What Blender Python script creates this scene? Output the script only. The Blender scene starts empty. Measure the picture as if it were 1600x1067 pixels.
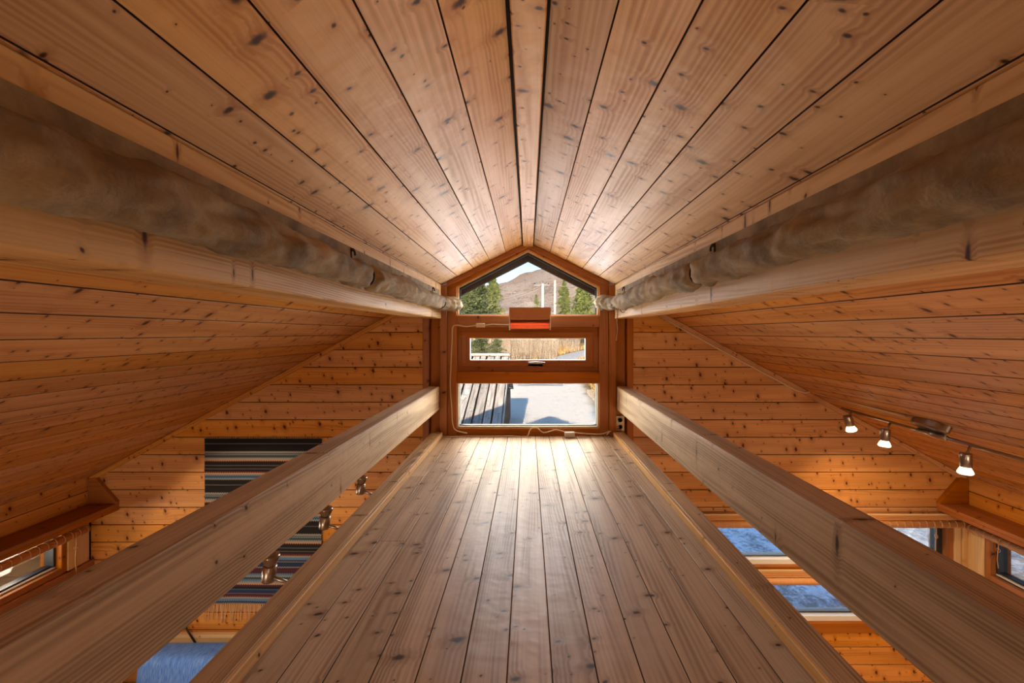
import bpy, bmesh, math, random
from mathutils import Vector, Matrix, noise as mnoise
random.seed(7)
sc = bpy.context.scene
COL = sc.collection

# ------------------------------------------------------------------ camera
F = 1600 * 16 / 36.0          # focal length in px of the 1600x1067 frame
VX, VY = 825.0, 520.0         # pixel straight ahead of the camera
XW_ = 3.30
ZC = 3.05                     # eye height above the ground-storey floor
D = 3.435                     # gable wall plane (y)
S = F / D                     # px per metre in the gable wall plane
cam_d = bpy.data.cameras.new('camera')
cam_d.lens = 16; cam_d.sensor_width = 36; cam_d.clip_start = 0.02; cam_d.clip_end = 3000
cam_d.shift_x = -(VX - 800) / 1600.0
cam_d.shift_y = -(533.5 - VY) / 1600.0
cam = bpy.data.objects.new('camera', cam_d); COL.objects.link(cam)
cam.location = (0, 0, ZC); cam.rotation_euler = (math.pi / 2, 0, 0)
sc.camera = cam

# ------------------------------------------------------------------ world, sun, daylight, exposure
w = bpy.data.worlds.new('world'); sc.world = w; w.use_nodes = True
wn = w.node_tree; wn.nodes.clear()
sky = wn.nodes.new('ShaderNodeTexSky'); sky.sky_type = 'NISHITA'; sky.sun_disc = False
SUN_EL = math.radians(16.0)
sky.sun_elevation = SUN_EL; sky.sun_rotation = math.radians(183)
sky.air_density = 1.0; sky.dust_density = 0.3; sky.ozone_density = 4.0
bgn = wn.nodes.new('ShaderNodeBackground'); bgn.inputs['Strength'].default_value = 0.30
wo = wn.nodes.new('ShaderNodeOutputWorld')
wn.links.new(sky.outputs[0], bgn.inputs[0]); wn.links.new(bgn.outputs[0], wo.inputs[0])

def light(name, kind, loc, energy, color=(1, 1, 1), direction=(0, 0, -1), **kw):
    d = bpy.data.lights.new(name, kind); d.energy = energy; d.color = color
    for k, v in kw.items(): setattr(d, k, v)
    o = bpy.data.objects.new(name, d); COL.objects.link(o); o.location = loc
    o.rotation_euler = Vector(direction).to_track_quat('-Z', 'Y').to_euler()
    return o
light('sun', 'SUN', (0, -20, 12), 13.0, (1.0, 0.86, 0.70), (0.06, 1.0, -math.tan(SUN_EL)), angle=math.radians(0.6))
# daylight entering through the loft window (low sunlit yard from below, sky from above)
light('loft_window_yard_light', 'AREA', (0, D + 0.22, 2.60), 29, (1.0, 0.82, 0.58), (0, -1, 0.26), shape='RECTANGLE', size=1.02, size_y=0.62)
light('loft_window_sky_light', 'AREA', (0, D + 0.13, 3.10), 36, (0.78, 0.89, 1.0), (0, -1, -0.40), shape='RECTANGLE', size=0.96, size_y=0.56)
# daylight entering through the low strip windows
light('gable_window_daylight', 'AREA', (2.15, D + 0.14, 1.28), 10, (0.80, 0.90, 1.0), (0, -1, -0.1), shape='RECTANGLE', size=2.0, size_y=0.7)
light('left_window_daylight', 'AREA', (-XW_ - 0.16, 2.0, 1.55), 26, (1.0, 0.86, 0.70), (1, 0, -0.4), shape='RECTANGLE', size=2.2, size_y=0.28)
# added fill lights in front of the closed rear gable, behind the camera
light('rear_upper_fill', 'AREA', (0, -2.55, 3.35), 14, (1.0, 0.84, 0.66), (0, 1, 0.05), shape='RECTANGLE', size=1.2, size_y=0.9)
light('rear_left_fill', 'AREA', (-2.0, -2.55, 1.45), 36, (1.0, 0.80, 0.58), (0.0, 1, 0.25), shape='RECTANGLE', size=1.5, size_y=1.1)
light('rear_right_fill', 'AREA', (2.0, -2.55, 1.45), 54, (1.0, 0.80, 0.58), (0.0, 1, 0.25), shape='RECTANGLE', size=1.5, size_y=1.1)
# ceiling spot on the left slope, outside the frame (mirrors the visible track on the right slope)
light('ceiling_spot_near', 'SPOT', (-2.1, 1.35, 2.48), 62, (1.0, 0.76, 0.50), (0.12, 2.085, -1.28), spot_size=math.radians(50), spot_blend=0.22, shadow_soft_size=0.04)
vs = sc.view_settings
vs.view_transform = 'Standard'; vs.look = 'None'; vs.gamma = 1.0; vs.use_curve_mapping = False
vs.exposure = 0.16
sc.cycles.max_bounces = 4; sc.cycles.diffuse_bounces = 3; sc.cycles.glossy_bounces = 2
sc.cycles.transparent_max_bounces = 16; sc.cycles.caustics_reflective = False; sc.cycles.caustics_refractive = False
sc.cycles.sample_clamp_indirect = 6.0; sc.cycles.use_light_tree = False

# ------------------------------------------------------------------ materials
def srgb(r, g, b):
    f = lambda c: (c / 255 / 12.92) if c / 255 <= 0.04045 else ((c / 255 + 0.055) / 1.055) ** 2.4
    return (f(r), f(g), f(b), 1.0)
class NT:
    def __init__(s, name):
        s.m = bpy.data.materials.new(name); s.m.use_nodes = True
        s.t = s.m.node_tree; s.t.nodes.clear()
        s.out = s.t.nodes.new('ShaderNodeOutputMaterial')
    def n(s, typ, ins=None, **props):
        nd = s.t.nodes.new('ShaderNode' + typ)
        for k, v in props.items(): setattr(nd, k, v)
        for k, v in (ins or {}).items(): s.set(nd.inputs[k], v)
        return nd
    def set(s, sock, v):
        if isinstance(v, bpy.types.NodeSocket): s.t.links.new(v, sock)
        else: sock.default_value = v
    def math(s, op, a, b=0.0, c=None, clamp=False):
        nd = s.n('Math', operation=op, use_clamp=clamp)
        s.set(nd.inputs[0], a); s.set(nd.inputs[1], b)
        if c is not None: s.set(nd.inputs[2], c)
        return nd.outputs[0]
    def mix(s, f, a, b, blend='MIX'):
        nd = s.n('MixRGB', blend_type=blend)
        s.set(nd.inputs[0], f); s.set(nd.inputs[1], a); s.set(nd.inputs[2], b)
        return nd.outputs[0]
    def smooth(s, v, a, b, lo=0.0, hi=1.0):
        nd = s.n('MapRange', interpolation_type='SMOOTHSTEP')
        for k, x in enumerate((v, a, b, lo, hi)): s.set(nd.inputs[k], x)
        return nd.outputs[0]
    def noise(s, vec, scale, detail=2.0, rough=0.5, dims='3D'):
        nd = s.n('TexNoise', noise_dimensions=dims)
        s.set(nd.inputs['Vector'], vec); nd.inputs['Scale'].default_value = scale
        nd.inputs['Detail'].default_value = detail; nd.inputs['Roughness'].default_value = rough
        return nd.outputs[0]
    def comb(s, x, y, z=0.0):
        nd = s.n('CombineXYZ'); s.set(nd.inputs[0], x); s.set(nd.inputs[1], y); s.set(nd.inputs[2], z)
        return nd.outputs[0]
    def bsdf(s, **kw):
        nd = s.n('BsdfPrincipled')
        for k, v in kw.items(): s.set(nd.inputs[k.replace('_', ' ')], v)
        s.t.links.new(nd.outputs[0], s.out.inputs[0]); return nd
    def bump(s, h, strength, dist=0.01):
        nd = s.n('Bump'); s.set(nd.inputs['Height'], h)
        nd.inputs['Strength'].default_value = strength; nd.inputs['Distance'].default_value = dist
        return nd.outputs[0]

def wood(name, light_c, dark_c, knot_c, rough=0.38, knots=0.5, ring=70.0, var=0.16, contrast=0.55, coat=0.0, bump=0.25, knot_scale=8.0, spec=0.15, ks=(1.25, 0.80)):
    t = NT(name)
    tc = t.n('TexCoord'); oi = t.n('ObjectInfo')
    sx = t.n('SeparateXYZ', {0: tc.outputs['Object']})
    R = oi.outputs['Random']
    u = t.math('ADD', sx.outputs[0], t.math('MULTIPLY', R, 61.7))
    v = t.math('ADD', t.math('ADD', sx.outputs[1], sx.outputs[2]), t.math('MULTIPLY', R, 23.3))
    # knots: two layers of scattered spots
    uv = t.comb(u, v)
    wob = t.math('MULTIPLY_ADD', t.noise(uv, 75.0, 1), 1.1, 0.45)
    def knot(scale, keep, rmin, rmax, ku, kv):
        q_ = t.comb(t.math('MULTIPLY', u, ku), t.math('ADD', t.math('MULTIPLY', v, kv), t.math('MULTIPLY', u, 0.35)))
        vo = t.n('TexVoronoi', {'Vector': q_, 'Scale': scale, 'Randomness': 1.0}, voronoi_dimensions='2D', feature='F1')
        d = t.math('DIVIDE', vo.outputs['Distance'], scale)          # metres
        cr = t.n('SeparateColor', {0: vo.outputs['Color']})
        rad = t.math('MULTIPLY_ADD', t.math('POWER', cr.outputs[1], 2.0), rmax - rmin, rmin)
        on = t.math('GREATER_THAN', cr.outputs[0], 1 - keep)
        q = t.math('DIVIDE', d, t.math('MULTIPLY', rad, wob))
        core = t.math('MULTIPLY', t.smooth(q, 1.25, 0.35), on)
        halo = t.math('MULTIPLY', t.smooth(q, 4.0, 0.3), on)
        return core, halo
    k1, h1 = knot(knot_scale, knots, 0.005, 0.016, *ks)
    k2, h2 = knot(knot_scale * 1.6, knots * 0.6, 0.002, 0.007, 1.0, 1.0)
    core = t.math('MAXIMUM', k1, k2); halo = t.math('MAXIMUM', h1, t.math('MULTIPLY', h2, 0.6))
    # growth rings bending round the knots
    low = t.noise(t.comb(t.math('MULTIPLY', u, 0.45), t.math('MULTIPLY', v, 6.0)), 1.0, 1)
    vv = t.math('ADD', t.math('ADD', v, t.math('MULTIPLY', low, 0.16)), t.math('MULTIPLY', halo, 0.010))
    ringv = t.math('SINE', t.math('MULTIPLY', vv, ring * 2 * math.pi))
    ringv = t.math('MULTIPLY_ADD', ringv, 0.5, 0.5)
    fine = t.noise(t.comb(t.math('MULTIPLY', u, 2.0), t.math('MULTIPLY', vv, 170.0)), 1.0, 2, 0.65)
    broad = t.noise(t.comb(t.math('MULTIPLY', u, 1.2), t.math('MULTIPLY', v, 16.0)), 1.0, 2, 0.55)
    g = t.math('ADD', t.math('MULTIPLY', t.math('MULTIPLY', ringv, t.smooth(broad, 0.35, 0.65)), 0.30), t.math('ADD', t.math('MULTIPLY', fine, 0.55), t.math('MULTIPLY', broad, 0.50)))
    g = t.smooth(g, 0.30, 1.0)
    c = t.mix(t.math('MULTIPLY', g, contrast), light_c, dark_c)
    c = t.mix(t.math('MULTIPLY', halo, 0.55), c, dark_c)
    c = t.mix(t.math('MULTIPLY', core, 0.95), c, knot_c)
    val = t.math('MULTIPLY_ADD', R, 2 * var, 1 - var)
    hs = t.n('HueSaturation', {'Saturation': t.math('MULTIPLY_ADD', t.math('FRACT', t.math('MULTIPLY', R, 7.31)), 0.18, 0.91), 'Value': val, 'Color': c})
    wav = t.noise(t.comb(t.math('MULTIPLY', u, 14.0), t.math('MULTIPLY', v, 11.0)), 1.0, 2, 0.55)
    h = wav
    t.bsdf(Base_Color=hs.outputs[0], Roughness=t.math('MULTIPLY_ADD', g, 0.12, rough), Normal=t.bump(h, bump, 0.012), Specular_IOR_Level=spec, Coat_Weight=coat, Coat_Roughness=0.25)
    return t.m

def plain(name, c, rough=0.5, metal=0.0, nscale=30.0, namp=0.15, bump=0.0, emit=None, estr=0.0):
    t = NT(name); tc = t.n('TexCoord')
    nz = t.noise(tc.outputs['Object'], nscale, 3)
    dark = tuple(x * (1 - 2 * namp) for x in c[:3]) + (1,)
    col = t.mix(nz, c, dark)
    kw = dict(Base_Color=col, Roughness=rough, Metallic=metal)
    if bump: kw['Normal'] = t.bump(nz, bump, 0.004)
    if emit: kw['Emission_Color'] = emit; kw['Emission_Strength'] = estr
    t.bsdf(**kw); return t.m

M = {}
KN = srgb(70, 38, 18)
M['panel'] = wood('pine_panelling', srgb(240, 190, 132), srgb(188, 126, 74), srgb(66, 34, 16), rough=0.46, knots=0.8, contrast=0.75, var=0.10, knot_scale=9.0)
M['panel_warm'] = wood('orange_pine_panelling', srgb(222, 158, 90), srgb(168, 102, 48), srgb(60, 26, 10), rough=0.42, knots=0.8, contrast=0.7, var=0.10, knot_scale=9.0)  # more orange pine tone for the walls and lower slopes
M['trim'] = M['panel_warm']
M['floor'] = wood('worn_pine_floor', srgb(206, 182, 156), srgb(134, 106, 84), srgb(44, 28, 20), rough=0.40, knots=0.55, ring=75, contrast=0.85, var=0.12, bump=0.25, spec=0.26)
M['beam'] = wood('planed_pine_beam', srgb(226, 184, 130), srgb(166, 118, 70), KN, rough=0.55, knots=0.6, ring=85, knot_scale=6.5, var=0.05, contrast=0.75, ks=(2.0, 0.45))
M['rail'] = wood('rail_pine_beam', srgb(204, 172, 134), srgb(124, 96, 70), srgb(58, 36, 22), rough=0.55, knots=0.5, ring=85, knot_scale=6.5, var=0.05, contrast=0.8, ks=(1.9, 0.42))
M['frame'] = wood('stained_pine_frame', srgb(172, 104, 46), srgb(122, 66, 24), srgb(70, 30, 12), rough=0.45, knots=0.15, var=0.07)
M['pale'] = wood('pale_raw_pine', srgb(226, 188, 136), srgb(184, 136, 86), KN, rough=0.55, knots=0.2, var=0.06)
M['backing'] = plain('groove_shade_backing', srgb(84, 48, 24), 0.8)  # dark plank backing; also puts groove shade into the plank side faces
M['ext'] = wood('outer_cladding', srgb(92, 62, 40), srgb(60, 38, 24), srgb(40, 24, 14), rough=0.7)
M['roofboard'] = wood('weathered_grey_board', srgb(176, 166, 154), srgb(104, 96, 90), srgb(50, 44, 40), rough=0.75, knots=0.3, ring=30, var=0.22, contrast=0.9)
M['black'] = plain('black_board', srgb(26, 24, 24), 0.6)
M['gasket'] = plain('dark_gasket', srgb(38, 40, 44), 0.5)
M['white'] = plain('white_paint', srgb(226, 222, 212), 0.45, namp=0.05)
M['cable'] = plain('cream_cable', srgb(222, 196, 160), 0.5, namp=0.05)
M['socket'] = plain('cream_plastic', srgb(206, 176, 126), 0.4, namp=0.05)
M['steel'] = plain('brushed_nickel', srgb(186, 178, 166), 0.30, 1.0, nscale=60)
M['copper'] = plain('heater_shell', srgb(190, 128, 84), 0.4, 0.35)
M['reflector'] = plain('heater_reflector', srgb(236, 120, 70), 0.35, 0.6)
M['tube'] = plain('glowing_tube', srgb(255, 140, 60), 0.4, emit=(1.0, 0.16, 0.02, 1), estr=12.0)
M['bulb'] = plain('lit_bulb', srgb(255, 230, 190), 0.3, emit=(1.0, 0.78, 0.46, 1), estr=4.0)
M['bulb_off'] = plain('clear_bulb', srgb(170, 150, 130), 0.15, 0.6)
M['dark'] = plain('dark_metal', srgb(30, 28, 28), 0.45)
M['hill_tree_trunk'] = plain('bark', srgb(92, 70, 52), 0.9, bump=0.5)
M['pole'] = plain('pale_timber_pole', srgb(214, 196, 174), 0.8)
M['asphalt'] = plain('road_gravel', srgb(176, 172, 168), 0.9, nscale=6)
M['cord'] = plain('dark_cord', srgb(58, 42, 30), 0.9)
M['cream_cord'] = plain('pale_cord', srgb(196, 150, 104), 0.9)
M['fringe'] = plain('fringe_yarn', srgb(226, 190, 150), 0.95)
M['rope'] = plain('red_cord', srgb(170, 80, 44), 0.8)
M['log'] = wood('larch_terrace', srgb(214, 158, 92), srgb(168, 110, 56), KN, rough=0.6)

def glass_mat():
    t = NT('window_glass')
    fr = t.n('Fresnel', {'IOR': 1.45})
    tr = t.n('BsdfTransparent', {'Color': (0.97, 0.98, 0.98, 1)}); gl = t.n('BsdfGlossy', {'Roughness': 0.0})
    mx = t.n('MixShader'); t.set(mx.inputs[0], t.math('MULTIPLY', fr.outputs[0], 0.7))
    t.t.links.new(tr.outputs[0], mx.inputs[1]); t.t.links.new(gl.outputs[0], mx.inputs[2])
    t.t.links.new(mx.outputs[0], t.out.inputs[0]); return t.m
M['glass'] = glass_mat()

def linen_mat():
    t = NT('old_linen'); tc = t.n('TexCoord'); P = tc.outputs['Object']
    a = t.noise(P, 7.0, 4, 0.6); b = t.noise(P, 140.0, 2)
    sx = t.n('SeparateXYZ', {0: P})
    we = t.noise(t.comb(t.math('MULTIPLY', sx.outputs[0], 500.0), t.math('MULTIPLY', sx.outputs[1], 60.0), t.math('MULTIPLY', sx.outputs[2], 500.0)), 1.0, 1)
    c = t.mix(t.smooth(a, 0.3, 0.7), srgb(180, 152, 108), srgb(112, 88, 56))
    c = t.mix(t.math('MULTIPLY', b, 0.25), c, srgb(96, 76, 50))
    c = t.mix(t.math('MULTIPLY', we, 0.3), c, srgb(110, 88, 60))
    h = t.math('ADD', t.math('MULTIPLY', a, 2.0), t.math('ADD', b, t.math('MULTIPLY', we, 0.4)))
    t.bsdf(Base_Color=c, Roughness=0.95, Normal=t.bump(h, 0.32, 0.005)); return t.m
M['linen'] = linen_mat()

def denim_mat():
    t = NT('blue_woven_throw'); tc = t.n('TexCoord'); P = tc.outputs['Object']
    sx = t.n('SeparateXYZ', {0: P})
    st = t.noise(t.comb(t.math('MULTIPLY', sx.outputs[0], 260.0), t.math('MULTIPLY', sx.outputs[2], 22.0), t.math('MULTIPLY', sx.outputs[1], 22.0)), 1.0, 3)
    c = t.mix(t.smooth(st, 0.3, 0.7), srgb(56, 118, 222), srgb(124, 166, 236))
    t.bsdf(Base_Color=c, Roughness=0.9, Normal=t.bump(st, 0.3, 0.003)); return t.m
M['denim'] = denim_mat()

def rug_mat():
    t = NT('striped_woven_rug'); tc = t.n('TexCoord')
    sx = t.n('SeparateXYZ', {0: tc.outputs['Object']})
    u, v = sx.outputs[0], sx.outputs[2]                       # v: 0 at the top, down to -1.237
    tri = t.math('PINGPONG', t.math('MULTIPLY', u, 58.0), 0.5)
    d = t.math('SUBTRACT', t.math('MULTIPLY', v, -1.0), t.math('MULTIPLY', tri, 0.016))
    def ramp(x, stops):
        nd = t.n('ValToRGB'); cr = nd.color_ramp; cr.interpolation = 'CONSTANT'
        for i, (p, c) in enumerate(stops):
            e = cr.elements[i] if i < 2 else cr.elements.new(p)
            e.position = p; e.color = c
        t.set(nd.inputs[0], x); return nd.outputs[0]
    K = srgb(20, 16, 18); G = srgb(150, 148, 142); DT = srgb(52, 74, 82); T = srgb(196, 152, 116); Rr = srgb(120, 44, 30); B = srgb(92, 128, 158); DB = srgb(34, 48, 84); V = srgb(76, 32, 44)
    per = 0.31
    fr = t.math('FRACT', t.math('DIVIDE', d, per))
    A = ramp(fr, [(0.0, K), (0.11, G), (0.12, K), (0.30, G), (0.345, DT), (0.37, G), (0.39, DT), (0.45, G), (0.50, T), (0.53, Rr), (0.55, K), (0.64, G), (0.647, K), (0.72, G), (0.727, K), (0.79, Rr), (0.82, T), (0.86, B), (0.90, DT), (0.93, B), (0.96, G), (0.985, K)])
    Bc = ramp(fr, [(0.0, DB), (0.10, G), (0.12, V), (0.26, B), (0.31, G), (0.345, DT), (0.40, B), (0.45, G), (0.49, T), (0.53, V), (0.58, K), (0.64, B), (0.65, DB), (0.74, G), (0.75, V), (0.80, Rr), (0.83, G), (0.87, B), (0.93, DB), (0.97, G), (0.985, K)])
    c = t.mix(t.math('GREATER_THAN', d, 0.86), A, Bc)
    nz = t.noise(tc.outputs['Object'], 220.0, 2)
    c = t.mix(t.math('MULTIPLY', nz, 0.35), c, K)
    t.bsdf(Base_Color=c, Roughness=0.95, Normal=t.bump(nz, 0.4, 0.003)); return t.m
M['rug'] = rug_mat()

def bamboo_mat():
    t = NT('bamboo_slats'); tc = t.n('TexCoord')
    sx = t.n('SeparateXYZ', {0: tc.outputs['Object']})
    ang = t.math('ARCTAN2', sx.outputs[1], sx.outputs[2])
    st = t.math('SINE', t.math('MULTIPLY', ang, 22.0))
    nz = t.noise(t.comb(t.math('MULTIPLY', sx.outputs[0], 2.0), t.math('MULTIPLY', ang, 6.0)), 1.0, 2)
    c = t.mix(nz, srgb(236, 176, 108), srgb(204, 132, 70))
    c = t.mix(t.smooth(st, 0.4, 1.0, 0.0, 0.5), c, srgb(110, 56, 24))
    t.bsdf(Base_Color=c, Roughness=0.5, Normal=t.bump(st, 0.4, 0.002)); return t.m
M['bamboo'] = bamboo_mat()

# ------------------------------------------------------------------ mesh helpers
class Grp: pass
def world_of(o):
    m = Matrix()
    while o is not None:
        m = o.matrix_basis @ m; o = o.parent
    return m
def tag(o, label=None, cat=None, group=None, kind=None):
    if label: o['label'] = label
    if cat: o['category'] = cat
    if group: o['group'] = group
    if kind: o['kind'] = kind
    return o
def empty(name, loc=(0, 0, 0)):
    o = bpy.data.objects.new(name, None); COL.objects.link(o); o.location = loc; o.empty_display_size = 0.1
    return o
def link(name, me, mat, parent=None, M4=None):
    o = bpy.data.objects.new(name, me); COL.objects.link(o)
    if mat is not None and not me.materials: me.materials.append(M[mat] if isinstance(mat, str) else mat)
    M4 = M4 or Matrix()
    if parent is not None:
        o.parent = parent; M4 = world_of(parent).inverted() @ M4
    o.matrix_basis = M4
    return o
def frame(loc, ax, ay, az):
    m = Matrix((ax, ay, az)).transposed().to_4x4(); m.translation = Vector(loc); return m
CACHE = {}
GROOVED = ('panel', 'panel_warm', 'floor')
def box_mesh(lx, ly, lz, bev, mat):
    key = (round(lx, 4), round(ly, 4), round(lz, 4), bev, mat)
    if key in CACHE: return CACHE[key]
    bm = bmesh.new(); bmesh.ops.create_cube(bm, size=1.0)
    bmesh.ops.scale(bm, vec=(lx, ly, lz), verts=bm.verts)
    if bev: bmesh.ops.bevel(bm, geom=bm.edges[:], offset=min(bev, 0.3 * min(lx, ly, lz)), segments=1, affect='EDGES', profile=0.5)
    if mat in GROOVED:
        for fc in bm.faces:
            if abs(fc.normal.y if ly > lz else fc.normal.z) > 0.9: fc.material_index = 1  # side faces coloured dark so the seams read as shade
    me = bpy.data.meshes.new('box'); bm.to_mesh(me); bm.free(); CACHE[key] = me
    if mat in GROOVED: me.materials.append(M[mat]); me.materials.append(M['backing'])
    return me
AX = {'x': ((1, 0, 0), (0, 1, 0), (0, 0, 1)), 'y': ((0, 1, 0), (-1, 0, 0), (0, 0, 1)), 'z': ((0, 0, 1), (0, 1, 0), (-1, 0, 0))}
def box(name, x0, x1, y0, y1, z0, z1, mat, parent=None, bev=0.003, g='x'):
    d = {'x': abs(x1 - x0), 'y': abs(y1 - y0), 'z': abs(z1 - z0)}
    dims = {'x': (d['x'], d['y'], d['z']), 'y': (d['y'], d['x'], d['z']), 'z': (d['z'], d['y'], d['x'])}[g]
    me = box_mesh(*dims, bev, mat)
    return link(name, me, mat, parent, frame(((x0 + x1) / 2, (y0 + y1) / 2, (z0 + z1) / 2), *[Vector(a) for a in AX[g]]))
def obox(name, p0, p1, wid, thick, up, mat, parent=None, bev=0.003):
    """board from p0 to p1, `wid` across, `thick` along `up`"""
    p0, p1 = Vector(p0), Vector(p1); ax = (p1 - p0); L = ax.length; ax.normalize()
    up = Vector(up); up = (up - ax * up.dot(ax)).normalized(); ay = up.cross(ax)
    return link(name, box_mesh(L, wid, thick, bev, mat), mat, parent, frame((p0 + p1) / 2, ax, ay, up))
def prism_mesh(poly, thick, bev, mat, name='prism'):
    """poly in local x,y (ccw), extruded from z=0 to z=thick; bevel on the z=thick rim"""
    bm = bmesh.new(); n = len(poly)
    b = [bm.verts.new((x, y, 0)) for x, y in poly]; tp = [bm.verts.new((x, y, thick)) for x, y in poly]
    bm.faces.new(b[::-1]); ft = bm.faces.new(tp)
    for i in range(n): bm.faces.new((b[i], b[(i + 1) % n], tp[(i + 1) % n], tp[i]))
    if bev: bmesh.ops.bevel(bm, geom=[e for e in ft.edges], offset=bev, segments=1, affect='EDGES')
    bmesh.ops.recalc_face_normals(bm, faces=bm.faces)
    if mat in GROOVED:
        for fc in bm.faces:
            if abs(fc.normal.z) < 0.2: fc.material_index = 1  # seam shade painted on the sides of cut planks too
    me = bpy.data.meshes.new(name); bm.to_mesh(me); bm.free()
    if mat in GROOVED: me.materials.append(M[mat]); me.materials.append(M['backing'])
    return me
def gable_prism(name, poly, y_back, thick, mat, parent=None, bev=0.003, vert=False):
    """poly of world (x,z) points on the gable plane; front face at y_back-thick, facing the camera"""
    cx = sum(p[0] for p in poly) / len(poly); cz = sum(p[1] for p in poly) / len(poly)
    if vert:   # grain upright: local x = world z, local y = -world x
        pts = [(z - cz, -(x - cx)) for x, z in poly]; fr = frame((cx, y_back, cz), Vector((0, 0, 1)), Vector((-1, 0, 0)), Vector((0, -1, 0)))
    else:
        pts = [(x - cx, z - cz) for x, z in poly]; fr = frame((cx, y_back, cz), Vector((1, 0, 0)), Vector((0, 0, 1)), Vector((0, -1, 0)))
    a = sum(pts[i][0] * pts[(i + 1) % len(pts)][1] - pts[(i + 1) % len(pts)][0] * pts[i][1] for i in range(len(pts)))
    if a < 0: pts.reverse()
    return link(name, prism_mesh(pts, thick, bev, mat), mat, parent, fr)
def gx(px): return (px - VX) / S
def gz(py): return ZC - (py - VY) / S
def G(*pts): return [(gx(a), gz(b)) for a, b in pts]
def P3(px, py, y): return Vector(((px - VX) * y / F, y, ZC - (py - VY) * y / F))
def mesh_obj(name, verts, faces, mat, parent=None, smooth=False, loc=None):
    me = bpy.data.meshes.new(name); o0 = Vector(loc) if loc is not None else Vector((0, 0, 0))
    me.from_pydata([tuple(Vector(v) - o0) for v in verts], [], faces); me.update()
    if smooth: me.polygons.foreach_set('use_smooth', [True] * len(me.polygons))
    return link(name, me, mat, parent, Matrix.Translation(o0))
def tube_data(pts, r, n=8, verts=None, faces=None):
    verts = [] if verts is None else verts; faces = [] if faces is None else faces
    pts = [Vector(p) for p in pts]; rr = r if isinstance(r, (list, tuple)) else [r] * len(pts)
    base = len(verts); prev = None
    for i, p in enumerate(pts):
        t = (pts[min(i + 1, len(pts) - 1)] - pts[max(i - 1, 0)]).normalized()
        if prev is None:
            a = Vector((0, 0, 1)) if abs(t.z) < 0.9 else Vector((1, 0, 0)); s = t.cross(a).normalized()
        else:
            s = (prev - t * prev.dot(t)).normalized()
        prev = s; b = t.cross(s)
        for k in range(n):
            an = 2 * math.pi * k / n
            verts.append(p + (s * math.cos(an) + b * math.sin(an)) * rr[i])
    for i in range(len(pts) - 1):
        for k in range(n):
            a0 = base + i * n + k; a1 = base + i * n + (k + 1) % n
            faces.append((a0, a1, a1 + n, a0 + n))
    faces.append(tuple(base + k for k in range(n))[::-1]); faces.append(tuple(base + (len(pts) - 1) * n + k for k in range(n)))
    return verts, faces
def tube(name, pts, r, mat, parent=None, n=8, loc=None):
    v, f = tube_data(pts, r, n); return mesh_obj(name, v, f, mat, parent, True, loc)
def spline(pts, k=8):
    pts = [Vector(p) for p in pts]; out = []
    for i in range(len(pts) - 1):
        p0 = pts[max(i - 1, 0)]; p1 = pts[i]; p2 = pts[i + 1]; p3 = pts[min(i + 2, len(pts) - 1)]
        for j in range(k):
            t = j / k
            out.append(0.5 * ((2 * p1) + (p2 - p0) * t + (2 * p0 - 5 * p1 + 4 * p2 - p3) * t * t + (3 * p1 - p0 - 3 * p2 + p3) * t ** 3))
    out.append(pts[-1]); return out
def lathe(name, prof, p, axis, mat, parent=None, n=20, loc=None):
    """prof: list of (radius, distance along axis)"""
    axis = Vector(axis).normalized(); a = Vector((0, 0, 1)) if abs(axis.z) < 0.9 else Vector((1, 0, 0))
    s = axis.cross(a).normalized(); b = axis.cross(s); p = Vector(p); vs_, fs = [], []
    for r, h in prof:
        for k in range(n):
            an = 2 * math.pi * k / n; vs_.append(p + axis * h + (s * math.cos(an) + b * math.sin(an)) * r)
    for i in range(len(prof) - 1):
        for k in range(n):
            a0 = i * n + k; a1 = i * n + (k + 1) % n; fs.append((a0, a1, a1 + n, a0 + n))
    fs.append(tuple(range(n))); fs.append(tuple((len(prof) - 1) * n + k for k in range(n))[::-1])
    o = mesh_obj(name, vs_, fs, mat, parent, False, loc)
    for pl in o.data.polygons: pl.use_smooth = len(pl.vertices) == 4
    bm = bmesh.new(); bm.from_mesh(o.data); bmesh.ops.recalc_face_normals(bm, faces=bm.faces); bm.to_mesh(o.data); bm.free()
    return o

# ------------------------------------------------------------------ the cabin shell
YB = -2.65                               # rear gable
XW = 3.30                                # eave walls
ZL = ZC - 0.773                          # loft floor
def ceil_in(dx): return gz(444.6 - 0.495 * (134 - dx))       # upper slope height at |dx| px
def ceil_out(dx): return gz(492.6 + 0.54 * (dx - 217.3))     # lower slope height
STRUCT = dict(kind='structure')

# roof slab / ceiling backing (one chevron prism with overhangs)
def roof_profile(off):
    e = (XW + 0.55) * S
    return [(-e / S, ceil_out(e) + off), (-150 / S, ceil_out(150) + off), (-134 / S, ceil_in(134) + off), (0, ceil_in(0) + off), (134 / S, ceil_in(134) + off), (150 / S, ceil_out(150) + off), (e / S, ceil_out(e) + off)]
lo, hi = roof_profile(0.022), roof_profile(0.24)
vs_, fs_ = [], []
y0r, y1r = YB - 0.4, 3.86
prof = lo + hi[::-1]; n_ = len(prof)
for y in (y0r, y1r): vs_ += [(x, y, z) for x, z in prof]
for i in range(n_): fs_.append((i, (i + 1) % n_, n_ + (i + 1) % n_, n_ + i))
m_ = len(lo)
for i in range(m_ - 1):
    fs_.append((i, n_ - 1 - i, n_ - 2 - i, i + 1)); fs_.append((n_ + i, n_ + i + 1, n_ + n_ - 2 - i, n_ + n_ - 1 - i))
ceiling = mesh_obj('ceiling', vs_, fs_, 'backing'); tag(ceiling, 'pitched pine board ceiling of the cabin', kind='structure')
bm = bmesh.new(); bm.from_mesh(ceiling.data); bmesh.ops.recalc_face_normals(bm, faces=bm.faces); bm.to_mesh(ceiling.data); bm.free()

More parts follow.
